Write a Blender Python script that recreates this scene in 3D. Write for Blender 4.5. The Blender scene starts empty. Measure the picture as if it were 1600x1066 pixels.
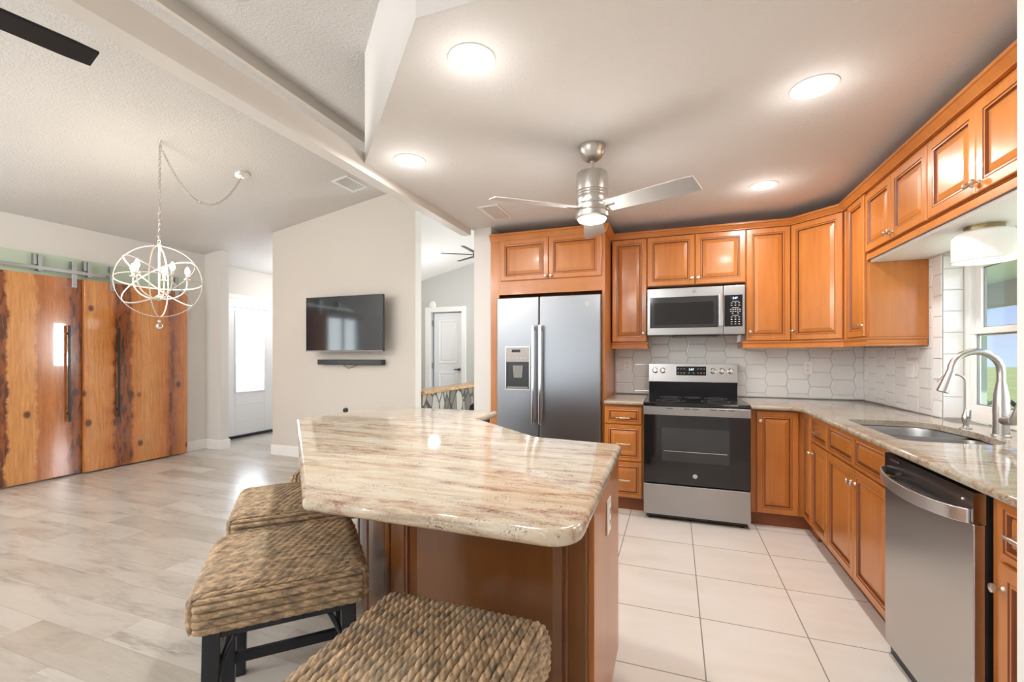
import bpy, bmesh, math, random
from mathutils import Vector, Matrix
R = math.radians
random.seed(7)
SC = bpy.context.scene
COL = SC.collection

# ---------------------------------------------------------------- camera
cam = bpy.data.objects.new('camera', bpy.data.cameras.new('camera'))
COL.objects.link(cam)
cam.location = (0, 0, 1.29)
cam.rotation_euler = (R(90), 0, math.atan(254 / 700))
cam.data.sensor_width = 36
cam.data.lens = 36 * 700 / 1600
cam.data.shift_y = 22.5 / 1600
cam.data.clip_start = 0.05
cam.data.clip_end = 300
SC.camera = cam

# ---------------------------------------------------------------- view
SC.view_settings.view_transform = 'Standard'
SC.view_settings.look = 'None'
SC.view_settings.gamma = 1
SC.view_settings.use_curve_mapping = False
SC.view_settings.exposure = 0.3
SC.cycles.use_denoising = True
SC.cycles.max_bounces = 10
SC.cycles.diffuse_bounces = 6
SC.cycles.glossy_bounces = 4
SC.cycles.transmission_bounces = 6
SC.cycles.transparent_max_bounces = 8
SC.cycles.sample_clamp_indirect = 6
SC.cycles.caustics_reflective = False
SC.cycles.caustics_refractive = False

# ---------------------------------------------------------------- world: clear sky
W = bpy.data.worlds.new('sky'); SC.world = W; W.use_nodes = True
nt = W.node_tree; nt.nodes.clear()
wo = nt.nodes.new('ShaderNodeOutputWorld'); bg = nt.nodes.new('ShaderNodeBackground')
tc = nt.nodes.new('ShaderNodeTexCoord'); sp = nt.nodes.new('ShaderNodeSeparateXYZ')
cr = nt.nodes.new('ShaderNodeValToRGB')
nt.links.new(tc.outputs['Generated'], sp.inputs[0]); nt.links.new(sp.outputs['Z'], cr.inputs[0])
cr.color_ramp.elements[0].position = 0.0; cr.color_ramp.elements[0].color = (0.62, 0.76, 0.98, 1)
cr.color_ramp.elements[1].position = 0.5; cr.color_ramp.elements[1].color = (0.16, 0.33, 0.85, 1)
e = cr.color_ramp.elements.new(0.12); e.color = (0.34, 0.52, 0.95, 1)
nt.links.new(cr.outputs[0], bg.inputs[0]); bg.inputs[1].default_value = 1.0
nt.links.new(bg.outputs[0], wo.inputs[0])

# ---------------------------------------------------------------- daylight at the glazed openings
def area(name, loc, rot, sx, sy, power, color=(1, 1, 1), spread=None):
    l = bpy.data.lights.new(name, 'AREA'); l.shape = 'RECTANGLE'; l.size = sx; l.size_y = sy
    l.energy = power; l.color = color
    if spread: l.spread = R(spread)
    o = bpy.data.objects.new(name, l); COL.objects.link(o); o.location = loc; o.rotation_euler = rot
    return o
DAY = (0.93, 0.97, 1.0)
area('daylight_rear_patio', (-3.3, -4.15, 1.1), (R(90), 0, 0), 3.4, 2.0, 50, DAY)
area('daylight_left_glass', (-6.33, 1.22, 1.05), (R(90), 0, R(-90)), 0.9, 1.95, 36, DAY)
area('daylight_sink_window', (1.95, 2.65, 1.45), (R(90), 0, R(90)), 1.5, 0.9, 12, DAY)
area('daylight_entry_lite', (-6.62, 5.32, 1.34), (R(90), 0, R(-90)), 0.55, 1.25, 26, DAY)
area('daylight_back_room', (1.80, 6.2, 1.55), (R(90), 0, R(90)), 1.3, 1.1, 170, DAY)
sun = bpy.data.objects.new('sun', bpy.data.lights.new('sun', 'SUN')); COL.objects.link(sun)
sun.data.energy = 3.2; sun.data.angle = R(.6); sun.data.color = (1, .96, .88); sun.rotation_euler = (R(35), 0, 0)

# ================================================================ mesh helpers
class MB:
    def __init__(s): s.v = []; s.f = []; s.m = []
    def quad(s, *idx, mat=0): s.f.append(tuple(idx)); s.m.append(mat)
    def add(s, vs, fs, mat=0):
        o = len(s.v); s.v += [tuple(p) for p in vs]
        for f in fs: s.f.append(tuple(o + i for i in f)); s.m.append(mat)
    def box(s, x0, x1, y0, y1, z0, z1, mat=0):
        if x0 > x1: x0, x1 = x1, x0
        if y0 > y1: y0, y1 = y1, y0
        if z0 > z1: z0, z1 = z1, z0
        s.add([(x0, y0, z0), (x1, y0, z0), (x1, y1, z0), (x0, y1, z0), (x0, y0, z1), (x1, y0, z1), (x1, y1, z1), (x0, y1, z1)],
              [(0, 3, 2, 1), (4, 5, 6, 7), (0, 1, 5, 4), (1, 2, 6, 5), (2, 3, 7, 6), (3, 0, 4, 7)], mat)
    def obox(s, c, ax, ay, az, mat=0):
        c = Vector(c); ax = Vector(ax); ay = Vector(ay); az = Vector(az)
        P = [c - ax - ay - az, c + ax - ay - az, c + ax + ay - az, c - ax + ay - az, c - ax - ay + az, c + ax - ay + az, c + ax + ay + az, c - ax + ay + az]
        s.add(P, [(0, 3, 2, 1), (4, 5, 6, 7), (0, 1, 5, 4), (1, 2, 6, 5), (2, 3, 7, 6), (3, 0, 4, 7)], mat)
    def bar(s, a, b, w, d, up=(0, 0, 1), mat=0):
        a = Vector(a); b = Vector(b); t = (b - a); L = t.length; t.normalize(); up = Vector(up)
        if abs(t.dot(up)) > .98: up = Vector((0, 1, 0))
        x = t.cross(up).normalized(); y = x.cross(t).normalized()
        s.obox((a + b) / 2, x * w / 2, t * L / 2, y * d / 2, mat)
    def rings(s, rings, mat=0, cap0=True, cap1=True, closed=True):
        o = len(s.v); n = len(rings[0])
        for r in rings: s.v += [tuple(p) for p in r]
        for i in range(len(rings) - 1):
            for j in range(n if closed else n - 1):
                k = (j + 1) % n
                s.f.append((o + i * n + j, o + i * n + k, o + (i + 1) * n + k, o + (i + 1) * n + j)); s.m.append(mat)
        if cap0: s.f.append(tuple(o + j for j in range(n))[::-1]); s.m.append(mat)
        if cap1: s.f.append(tuple(o + (len(rings) - 1) * n + j for j in range(n))); s.m.append(mat)
    def lathe(s, prof, c=(0, 0, 0), axis=(0, 0, 1), seg=24, mat=0, cap0=True, cap1=True):
        c = Vector(c); a = Vector(axis).normalized(); t = Vector((1, 0, 0)) if abs(a.x) < .9 else Vector((0, 1, 0))
        u = a.cross(t).normalized(); v = a.cross(u)
        rs = []
        for r, h in prof:
            r = max(r, 1e-4)
            rs.append([c + a * h + (u * math.cos(2 * math.pi * k / seg) + v * math.sin(2 * math.pi * k / seg)) * r for k in range(seg)])
        s.rings(rs, mat, cap0, cap1)
    def cyl(s, a, b, r, seg=16, r2=None, mat=0):
        a = Vector(a); b = Vector(b); s.lathe([(r, 0), (r if r2 is None else r2, (b - a).length)], a, b - a, seg, mat)
    def tube(s, pts, r, seg=10, mat=0, closed=False, flat=None):
        pts = [Vector(p) for p in pts]; n = len(pts); rs = []; pu = None
        for i, p in enumerate(pts):
            if closed: t = pts[(i + 1) % n] - pts[i - 1]
            else: t = pts[min(i + 1, n - 1)] - pts[max(i - 1, 0)]
            t.normalize()
            if pu is None:
                q = Vector((0, 0, 1)) if abs(t.z) < .9 else Vector((1, 0, 0)); u = t.cross(q).normalized()
            else:
                u = (pu - t * pu.dot(t)).normalized()
            pu = u; v = t.cross(u)
            rr = r[i] if isinstance(r, (list, tuple)) else r
            rs.append([p + (u * math.cos(2 * math.pi * k / seg) + v * math.sin(2 * math.pi * k / seg)) * rr for k in range(seg)])
        if closed: rs.append(rs[0])
        s.rings(rs, mat, not closed, not closed)
    def sphere(s, c, r, seg=16, mat=0, sz=1.0):
        n = seg // 2
        s.lathe([(r * math.sin(math.pi * i / n), -r * sz * math.cos(math.pi * i / n)) for i in range(n + 1)], c, (0, 0, 1), seg, mat)
    def prism(s, poly, z0, z1, mat=0):
        s.rings([[(x, y, z0) for x, y in poly], [(x, y, z1) for x, y in poly]], mat)
    def sweep(s, path, prof, mat=0, closed=False):
        """prof: list of (outward offset, z); outward = right of travel"""
        n = len(path); P = [Vector(p) for p in path]; rs = []
        for i in range(n):
            if closed: d0 = (P[i] - P[i - 1]).normalized(); d1 = (P[(i + 1) % n] - P[i]).normalized()
            else:
                d0 = (P[i] - P[i - 1]).normalized() if i else (P[1] - P[0]).normalized()
                d1 = (P[i + 1] - P[i]).normalized() if i < n - 1 else d0
            n0 = Vector((d0.y, -d0.x)); n1 = Vector((d1.y, -d1.x)); m = (n0 + n1).normalized(); m = m / max(.3, m.dot(n0))
            rs.append([(P[i].x + m.x * o, P[i].y + m.y * o, z) for o, z in prof])
        if closed: rs.append(rs[0])
        s.rings(rs, mat, not closed, not closed)
    def xf(s, M):
        s.v = [tuple(M @ Vector(p)) for p in s.v]; return s

def obj(name, mb, mats, parent=None, bevel=0, seg=2, smooth=True, angle=35, loc=None, rotz=0):
    me = bpy.data.meshes.new(name)
    me.from_pydata(mb.v, [], mb.f)
    if not isinstance(mats, (list, tuple)): mats = [mats]
    for m in mats: me.materials.append(m)
    me.polygons.foreach_set('material_index', mb.m)
    bm = bmesh.new(); bm.from_mesh(me); bmesh.ops.recalc_face_normals(bm, faces=bm.faces); bm.to_mesh(me); bm.free()
    if smooth:
        me.polygons.foreach_set('use_smooth', [True] * len(me.polygons))
        me.set_sharp_from_angle(angle=R(angle))
    me.update()
    o = bpy.data.objects.new(name, me); COL.objects.link(o)
    if parent: o.parent = parent
    if loc: o.location = loc
    if rotz: o.rotation_euler = (0, 0, rotz)
    if bevel:
        b = o.modifiers.new('bevel', 'BEVEL'); b.width = bevel; b.segments = seg; b.limit_method = 'ANGLE'; b.angle_limit = R(40)
        if smooth: b.harden_normals = True
    return o

def tag(o, label, cat, group=None, kind=None):
    o['label'] = label; o['category'] = cat
    if group: o['group'] = group
    if kind: o['kind'] = kind
    return o
def thing(name, label, cat, loc=(0, 0, 0), rotz=0, group=None):
    o = bpy.data.objects.new(name, None); COL.objects.link(o); o.location = loc; o.rotation_euler = (0, 0, rotz)
    o.empty_display_size = .1
    return tag(o, label, cat, group)
def struct(name, mb, mats, parent=None, label=None, cat=None, **k):
    o = obj(name, mb, mats, parent, **k)
    o['kind'] = 'structure'
    if label: o['label'] = label; o['category'] = cat or name.split('_')[0]
    return o
def copy_tree(o, parent=None):
    c = o.copy(); COL.objects.link(c)
    if parent: c.parent = parent
    for ch in list(o.children): copy_tree(ch, c)
    return c
def text(s, size, align='CENTER'):
    cu = bpy.data.curves.new('t', 'FONT'); cu.body = s; cu.size = size; cu.align_x = align; cu.align_y = 'CENTER'; cu.resolution_u = 2
    o = bpy.data.objects.new('t', cu); COL.objects.link(o)
    dg = bpy.context.evaluated_depsgraph_get(); me = bpy.data.meshes.new_from_object(o.evaluated_get(dg))
    mb = MB(); mb.add([tuple(v.co) for v in me.vertices], [tuple(p.vertices) for p in me.polygons])
    bpy.data.objects.remove(o); bpy.data.curves.remove(cu); bpy.data.meshes.remove(me)
    return mb
def put_text(mb, s, size, x, y, z, mat=0):
    """text standing on a face that looks to -Y"""
    t = text(s, size); t.xf(Matrix.Translation((x, y, z)) @ Matrix.Rotation(R(90), 4, 'X')); mb.add(t.v, t.f, mat)

# ================================================================ materials
def N(nt, t, **k):
    n = nt.nodes.new(t)
    for a, b in k.items():
        if a == 'i':
            for kk, vv in b.items(): n.inputs[kk].default_value = vv
        else: setattr(n, a, b)
    return n
def mat(name, col=(.8, .8, .8), rough=.5, metal=0, **k):
    m = bpy.data.materials.new(name); m.use_nodes = True; b = m.node_tree.nodes['Principled BSDF']
    b.inputs['Base Color'].default_value = (*col, 1); b.inputs['Roughness'].default_value = rough; b.inputs['Metallic'].default_value = metal
    for a, v in k.items():
        b.inputs[a].default_value = (*v, 1) if isinstance(v, tuple) and len(v) == 3 else v
    m.diffuse_color = (*col, 1)
    return m
def bsdf(m): return m.node_tree.nodes['Principled BSDF']
def coords(nt, scale=(1, 1, 1), rot=(0, 0, 0), loc=(0, 0, 0)):
    c = N(nt, 'ShaderNodeTexCoord'); p = N(nt, 'ShaderNodeMapping'); p.inputs['Scale'].default_value = scale; p.inputs['Rotation'].default_value = rot; p.inputs['Location'].default_value = loc
    nt.links.new(c.outputs['Object'], p.inputs[0]); return p.outputs[0]
def noise(nt, vec, scale, detail=4, rough=.5, dist=0):
    n = N(nt, 'ShaderNodeTexNoise', i={'Scale': scale, 'Detail': detail, 'Roughness': rough, 'Distortion': dist}); nt.links.new(vec, n.inputs['Vector']); return n.outputs[0]
def ramp(nt, fac, stops):
    r = N(nt, 'ShaderNodeValToRGB'); cr = r.color_ramp
    cr.elements[0].position = stops[0][0]; cr.elements[0].color = (*stops[0][1], 1)
    cr.elements[1].position = stops[-1][0]; cr.elements[1].color = (*stops[-1][1], 1)
    for p, c in stops[1:-1]:
        e = cr.elements.new(p); e.color = (*c, 1)
    nt.links.new(fac, r.inputs[0]); return r.outputs[0]
def mix(nt, fac, a, b, mode='MIX'):
    n = N(nt, 'ShaderNodeMix', data_type='RGBA', blend_type=mode)
    for s, v in ((n.inputs[0], fac), (n.inputs[6], a), (n.inputs[7], b)):
        if isinstance(v, (int, float)): s.default_value = v
        elif isinstance(v, tuple): s.default_value = (*v, 1)
        else: nt.links.new(v, s)
    return n.outputs[2]
def math_(nt, op, a, b=0.0):
    n = N(nt, 'ShaderNodeMath', operation=op)
    for s, v in ((n.inputs[0], a), (n.inputs[1], b)):
        if isinstance(v, (int, float)): s.default_value = v
        else: nt.links.new(v, s)
    return n.outputs[0]
def bump(m, h, strength=.2, dist=.01):
    nt = m.node_tree; b = N(nt, 'ShaderNodeBump', i={'Strength': strength, 'Distance': dist}); nt.links.new(h, b.inputs['Height']); nt.links.new(b.outputs[0], bsdf(m).inputs['Normal'])
def setcol(m, c): m.node_tree.links.new(c, bsdf(m).inputs['Base Color'])

def mat_cabinet(name, axis='z', dark=1.0):
    m = mat(name, (.45, .15, .035), .28, **{'Coat Weight': .18, 'Coat Roughness': .10}); nt = m.node_tree
    s = {'z': (1, 1, .12), 'x': (.12, 1, 1)}[axis]
    v = coords(nt, s); a = noise(nt, v, 26, 6, .6, .6); v2 = coords(nt, (1, 1, .6)); b = noise(nt, v2, 3.5, 3, .5)
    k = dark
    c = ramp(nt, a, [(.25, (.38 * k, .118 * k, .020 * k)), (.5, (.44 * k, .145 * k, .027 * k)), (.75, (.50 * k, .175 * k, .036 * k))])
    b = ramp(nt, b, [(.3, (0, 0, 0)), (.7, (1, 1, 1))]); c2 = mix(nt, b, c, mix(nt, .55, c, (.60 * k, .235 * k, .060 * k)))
    setcol(m, c2); return m
M = {}
M['cab'] = mat_cabinet('maple')
M['cabh'] = mat_cabinet('maple_rail', 'x')
M['glaze'] = mat('glaze', (.17, .045, .012), .35)
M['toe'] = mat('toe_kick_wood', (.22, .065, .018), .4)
M['isl'] = mat_cabinet('island_maple_shaded', 'z', .30)  # dark shading of the island front is put into the wood colour
M['dark'] = mat('dark_gap', (.02, .015, .012), .6)
M['nickel'] = mat('satin_nickel', (.68, .62, .54), .28, 1)
M['steel'] = mat('stainless_steel', (.43, .43, .435), .30, 1)
nt = M['steel'].node_tree
v = coords(nt, (1, 1, 60)); bump(M['steel'], noise(nt, v, 8, 3), .05, .002)
M['chrome'] = mat('polished_chrome', (.75, .75, .76), .12, 1)
M['nickelb'] = mat('brushed_nickel', (.55, .53, .50), .30, 1)
M['glassblack'] = mat('black_glass', (.008, .008, .010), .06, 0, **{'Specular IOR Level': .6})
M['ovenwin'] = mat('oven_window', (.03, .032, .035), .08)
M['black'] = mat('black_plastic', (.012, .012, .014), .35)
M['blackgloss'] = mat('black_gloss', (.006, .006, .009), .18, 0, **{'Specular IOR Level': .35})
M['white'] = mat('white_trim', (.84, .83, .81), .32)
M['whitep'] = mat('white_plastic', (.86, .85, .82), .3)
M['white_door'] = mat('white_door_paint', (.82, .83, .84), .35)
M['grey'] = mat('grey_plastic', (.22, .21, .20), .35)
M['navy'] = mat('black_stained_wood', (.012, .015, .021), .3)

def wallmat(name, col, bs=.12, sc=160, dist=.004, rough=.75):
    m = mat(name, col, rough); nt = m.node_tree; v = coords(nt); h = noise(nt, v, sc, 5, .65); bump(m, h, bs, dist)
    c = ramp(nt, noise(nt, v, 1.2, 2), [(.3, tuple(a * .985 for a in col)), (.7, col)]); setcol(m, c); return m
M['wall'] = wallmat('greige_wall', (.70, .68, .65))
M['wall_beige'] = wallmat('warm_greige_wall', (.64, .60, .55))
M['ceil'] = wallmat('ceiling_texture', (.74, .72, .70), 1.0, 60, .016, .85)
M['ceil_k'] = wallmat('kitchen_ceiling', (.77, .755, .74), .6, 90, .010, .8)
M['wall_grey'] = wallmat('grey_wall', (.56, .565, .54))

# wood-look plank floor
m = M['plank'] = mat('plank_floor', (.6, .55, .5), .22); nt = m.node_tree
v = coords(nt, (1, 1, 1))
br = N(nt, 'ShaderNodeTexBrick', offset=.37, i={'Color1': (0, 0, 0, 1), 'Color2': (1, 1, 1, 1), 'Mortar': (.5, .5, .5, 1), 'Scale': 1, 'Mortar Size': .0012, 'Mortar Smooth': .2, 'Bias': 0, 'Brick Width': 1.22, 'Row Height': .182})
nt.links.new(v, br.inputs['Vector'])
sepb = N(nt, 'ShaderNodeSeparateColor'); nt.links.new(br.outputs['Color'], sepb.inputs[0])
offs = N(nt, 'ShaderNodeCombineXYZ'); nt.links.new(math_(nt, 'MULTIPLY', sepb.outputs[0], 17.3), offs.inputs[0]); nt.links.new(math_(nt, 'MULTIPLY', sepb.outputs[0], 9.1), offs.inputs[1])
va = N(nt, 'ShaderNodeVectorMath', operation='ADD'); nt.links.new(v, va.inputs[0]); nt.links.new(offs.outputs[0], va.inputs[1])
mp = N(nt, 'ShaderNodeMapping'); mp.inputs['Scale'].default_value = (.16, 1, 1); nt.links.new(va.outputs[0], mp.inputs[0])
g1 = noise(nt, mp.outputs[0], 38, 7, .62, .8)
mp2 = N(nt, 'ShaderNodeMapping'); mp2.inputs['Scale'].default_value = (.26, 1, 1); nt.links.new(va.outputs[0], mp2.inputs[0])
g2 = noise(nt, mp2.outputs[0], 5.5, 5, .6, .5)
base = ramp(nt, sepb.outputs[0], [(.0, (.50, .455, .40)), (.3, (.36, .315, .26)), (.6, (.54, .505, .46)), (1, (.42, .38, .33))])
base = mix(nt, math_(nt, 'MULTIPLY', g1, .55), base, (.62, .585, .54))
dk = ramp(nt, g2, [(.46, (0, 0, 0)), (.66, (1, 1, 1))])
dk2 = math_(nt, 'MULTIPLY', dk, ramp(nt, g1, [(.35, (0, 0, 0)), (.62, (1, 1, 1))]))
base = mix(nt, math_(nt, 'MULTIPLY', dk2, .62), base, (.20, .17, .135))
base = mix(nt, math_(nt, 'MULTIPLY', br.outputs['Fac'], .55), base, (.25, .22, .19))
setcol(m, base)
bump(m, math_(nt, 'SUBTRACT', math_(nt, 'MULTIPLY', g1, .25), br.outputs['Fac']), .15, .002)

# kitchen floor tile
m = M['tile'] = mat('floor_tile', (.8, .75, .7), .22); nt = m.node_tree
v = coords(nt, (1, 1, 1), loc=(-.575 + .457 * 10, -1.93 + .453 * 12, 0))
br = N(nt, 'ShaderNodeTexBrick', offset=0, i={'Color1': (0, 0, 0, 1), 'Color2': (1, 1, 1, 1), 'Mortar': (0, 0, 0, 1), 'Scale': 1, 'Mortar Size': .0028, 'Mortar Smooth': .1, 'Brick Width': .457, 'Row Height': .453})
nt.links.new(v, br.inputs['Vector'])
v2 = coords(nt, (.35, 1, 1)); g = noise(nt, v2, 6, 5, .55, .4)
c = ramp(nt, g, [(.3, (.73, .675, .60)), (.5, (.77, .72, .66)), (.75, (.79, .75, .70))])
c = mix(nt, br.outputs['Fac'], c, (.27, .25, .22)); setcol(m, c)
bump(m, math_(nt, 'MULTIPLY', br.outputs['Fac'], -1), .3, .002)

# granite
def granite(name, rot=0, k=1.0):
    m = mat(name, (.6, .5, .4), .07, **{'Specular IOR Level': .55}); nt = m.node_tree
    v = coords(nt, (.22, 1.5, 1.5), rot=(0, 0, rot)); vv = coords(nt, (.55, 1.1, 1.1), rot=(0, 0, rot)); v0 = coords(nt)
    a = noise(nt, v, 14, 8, .62, .9); b = noise(nt, v, 4.2, 6, .6, 1.2); s = noise(nt, v0, 190, 3, .6); t = noise(nt, vv, 30, 6, .7, .4)
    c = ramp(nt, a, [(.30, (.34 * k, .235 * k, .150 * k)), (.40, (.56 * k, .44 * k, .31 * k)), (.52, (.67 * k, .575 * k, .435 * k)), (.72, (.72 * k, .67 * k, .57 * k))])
    st = ramp(nt, b, [(.50, (0, 0, 0)), (.58, (1, 1, 1)), (.68, (0, 0, 0))])
    st2 = math_(nt, 'MULTIPLY', st, ramp(nt, t, [(.40, (0, 0, 0)), (.62, (1, 1, 1))]))
    c = mix(nt, math_(nt, 'MULTIPLY', st2, .85), c, (.24, .10, .06))
    g = ramp(nt, noise(nt, vv, 9, 4, .6), [(.55, (0, 0, 0)), (.75, (1, 1, 1))])
    c = mix(nt, math_(nt, 'MULTIPLY', g, .45), c, (.50, .47, .40))
    sp = ramp(nt, math_(nt, 'MULTIPLY', s, t), [(.325, (0, 0, 0)), (.37, (1, 1, 1))])
    c = mix(nt, math_(nt, 'MULTIPLY', sp, .8), c, (.12, .06, .05))
    sp2 = ramp(nt, s, [(.33, (1, 1, 1)), (.42, (0, 0, 0))])
    c = mix(nt, math_(nt, 'MULTIPLY', sp2, .35), c, (.84, .80, .72))
    setcol(m, c); return m
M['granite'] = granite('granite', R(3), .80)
M['fridge_steel'] = mat('fridge_steel', (.27, .275, .29), .30, 1)
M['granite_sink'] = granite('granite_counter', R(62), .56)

# barn door slabs: stops along y (metres), wavering
def barn_mat(name, y0, y1, stops, seed):
    m = mat(name, (.5, .25, .08), .16, **{'Coat Weight': .9, 'Coat Roughness': .03}); nt = m.node_tree
    c = N(nt, 'ShaderNodeTexCoord'); sx = N(nt, 'ShaderNodeSeparateXYZ'); nt.links.new(c.outputs['Object'], sx.inputs[0])
    vw = coords(nt, (1, .35, .8), loc=(0, seed, seed)); wob = noise(nt, vw, 7, 6, .65)
    yy = math_(nt, 'ADD', sx.outputs['Y'], math_(nt, 'MULTIPLY', math_(nt, 'SUBTRACT', wob, .5), .15))
    f = math_(nt, 'DIVIDE', math_(nt, 'SUBTRACT', yy, y0), y1 - y0)
    st = []
    for a, col in stops: st.append(((a - y0) / (y1 - y0), col))
    base = ramp(nt, f, st)
    vg = coords(nt, (1, 1, .07), loc=(0, 0, seed)); g = noise(nt, vg, 30, 8, .65, 1.5)
    vb = coords(nt, (1, 1, .22), loc=(0, seed, 0)); b = noise(nt, vb, 7, 6, .6, 2.2)
    col = mix(nt, math_(nt, 'MULTIPLY', ramp(nt, g, [(.35, (0, 0, 0)), (.65, (1, 1, 1))]), .6), base, mix(nt, 1.0, base, (.58, .45, .34), 'MULTIPLY'))
    wv = N(nt, 'ShaderNodeTexWave', wave_type='BANDS', bands_direction='Y', i={'Scale': 9, 'Distortion': 9, 'Detail': 3, 'Detail Scale': .8, 'Detail Roughness': .6}); nt.links.new(coords(nt, (1, 1, .16), loc=(0, seed, 0)), wv.inputs['Vector'])
    col = mix(nt, math_(nt, 'MULTIPLY', wv.outputs['Fac'], .16), col, mix(nt, 1.0, col, (.62, .48, .36), 'MULTIPLY'))
    # bark veins live where the base is dark
    lum = N(nt, 'ShaderNodeSeparateColor'); nt.links.new(base, lum.inputs[0])
    darkm = ramp(nt, lum.outputs[0], [(.22, (1, 1, 1)), (.42, (.0, .0, .0))])
    vn = ramp(nt, noise(nt, coords(nt, (1, 1, .20), loc=(0, seed * 2, 0)), 24, 6, .6, .6), [(.50, (0, 0, 0)), (.56, (1, 1, 1))])
    col = mix(nt, math_(nt, 'MULTIPLY', math_(nt, 'ADD', math_(nt, 'MULTIPLY', darkm, .95), .10), vn), col, (.045, .018, .010))
    # knots
    vo = N(nt, 'ShaderNodeTexVoronoi', feature='F1', i={'Scale': 4.2, 'Randomness': 1}); nt.links.new(coords(nt, (1, 1, .75), loc=(seed, seed, 0)), vo.inputs['Vector'])
    kn = ramp(nt, math_(nt, 'ADD', vo.outputs['Distance'], math_(nt, 'MULTIPLY', g, .05)), [(.13, (1, 1, 1)), (.19, (0, 0, 0))])
    sepk = N(nt, 'ShaderNodeSeparateColor'); nt.links.new(vo.outputs['Color'], sepk.inputs[0])
    kn = math_(nt, 'MULTIPLY', kn, math_(nt, 'GREATER_THAN', sepk.outputs[0], .30))
    col = mix(nt, math_(nt, 'MULTIPLY', kn, .9), col, (.09, .028, .012))
    setcol(m, col); return m
LT = (.72, .34, .11); OR = (.60, .22, .052); MD = (.48, .165, .042); DK = (.29, .085, .024)
M['barn1'] = barn_mat('barn_slab_one', 1.85, 3.0, [(1.88, LT), (2.05, OR), (2.2, MD), (2.30, DK), (2.395, DK), (2.415, LT), (2.55, LT), (2.61, LT), (2.635, MD), (2.75, OR), (2.85, MD), (2.90, DK), (2.98, DK)], 3.1)
M['barn2'] = barn_mat('barn_slab_two', 2.95, 4.12, [(2.98, OR), (3.05, LT), (3.24, OR), (3.28, DK), (3.43, DK), (3.46, OR), (3.60, LT), (3.80, OR), (3.84, MD), (3.87, DK), (3.98, MD), (4.05, OR)], 8.7)

# woven seagrass
m = M['grass'] = mat('woven_seagrass', (.4, .28, .16), .62); nt = m.node_tree
a = noise(nt, coords(nt, (1, .45, 1)), 55, 4, .6); b = noise(nt, coords(nt), 7, 3, .6); c_ = noise(nt, coords(nt, (2, .6, 2)), 240, 3, .6)
c = ramp(nt, a, [(.32, (.09, .070, .046)), (.44, (.25, .168, .095)), (.54, (.42, .285, .16)), (.68, (.62, .45, .28))])
c = mix(nt, ramp(nt, b, [(.48, (0, 0, 0)), (.68, (.5, .5, .5))]), c, (.17, .165, .13))
c = mix(nt, math_(nt, 'MULTIPLY', c_, .3), c, (.62, .50, .36)); setcol(m, c)
bump(m, c_, .25, .001)

m = M['hex'] = mat('white_glazed_tile', (.80, .80, .79), .12, **{'Specular IOR Level': .6})
m = M['grout'] = mat('grey_grout', (.50, .50, .50), .8)
M['mint'] = mat('pale_green_board', (.50, .60, .48), .5)
m = M['fabricwhite'] = mat('frosted', (.9, .9, .9), .5)
def emis(name, col, s, base=(.9, .9, .9)):
    return mat(name, base, .4, **{'Emission Color': col, 'Emission Strength': s})
M['lens'] = emis('lit_lens', (1, .96, .90), 9)
M['bulb'] = emis('lit_bulb', (1, .90, .74), 30)
M['fanlens'] = emis('fan_light_lens', (1, .93, .80), 4)
M['drumlens'] = emis('drum_diffuser', (1, .95, .84), 1.1)
M['led'] = emis('led_digits', (.75, .88, 1), 2.5, (.1, .1, .1))
M['print'] = mat('light_print', (.62, .62, .60), .5)
M['opal'] = mat('opal_glass', (.86, .86, .84), .08, **{'Transmission Weight': .0, 'Subsurface Weight': .2})
M['brass'] = mat('aged_brass', (.36, .27, .14), .3, 1)
M['crystal'] = mat('crystal', (1, 1, 1), .02, **{'Transmission Weight': 1.0, 'IOR': 1.5})
def glass_mat(name, tint=(1, 1, 1), rough=0.0, refl=.08):
    m = bpy.data.materials.new(name); m.use_nodes = True; nt = m.node_tree; nt.nodes.clear()
    o = N(nt, 'ShaderNodeOutputMaterial'); t = N(nt, 'ShaderNodeBsdfTransparent', i={'Color': (*tint, 1)}); g = N(nt, 'ShaderNodeBsdfGlossy', i={'Roughness': rough}); x = N(nt, 'ShaderNodeMixShader', i={0: refl})
    nt.links.new(t.outputs[0], x.inputs[1]); nt.links.new(g.outputs[0], x.inputs[2]); nt.links.new(x.outputs[0], o.inputs[0]); return m
M['pane'] = glass_mat('window_glass', (.96, .98, .97))
def frosted_mat():
    m = bpy.data.materials.new('reeded_glass'); m.use_nodes = True; nt = m.node_tree; nt.nodes.clear()
    o = N(nt, 'ShaderNodeOutputMaterial'); t = N(nt, 'ShaderNodeBsdfTranslucent', i={'Color': (.95, .97, 1, 1)}); g = N(nt, 'ShaderNodeBsdfTransparent', i={'Color': (.9, .95, 1, 1)}); x = N(nt, 'ShaderNodeMixShader', i={0: .15})
    nt.links.new(t.outputs[0], x.inputs[1]); nt.links.new(g.outputs[0], x.inputs[2]); nt.links.new(x.outputs[0], o.inputs[0]); return m
M['reeded'] = frosted_mat()
m = M['stone'] = mat('ledge_stone', (.35, .3, .25), .7); nt = m.node_tree
vo = N(nt, 'ShaderNodeTexVoronoi', feature='F1', i={'Scale': 4.2}); nt.links.new(coords(nt, (1, 1.6, .8), rot=(R(35), 0, 0)), vo.inputs['Vector'])
ve = N(nt, 'ShaderNodeTexVoronoi', feature='DISTANCE_TO_EDGE', i={'Scale': 4.2}); nt.links.new(coords(nt, (1, 1.6, .8), rot=(R(35), 0, 0)), ve.inputs['Vector'])
sp_ = N(nt, 'ShaderNodeSeparateColor'); nt.links.new(vo.outputs['Color'], sp_.inputs[0])
c = ramp(nt, sp_.outputs[0], [(0, (.10, .09, .075)), (.4, (.24, .20, .15)), (.7, (.36, .31, .25)), (1, (.45, .46, .44))])
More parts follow.
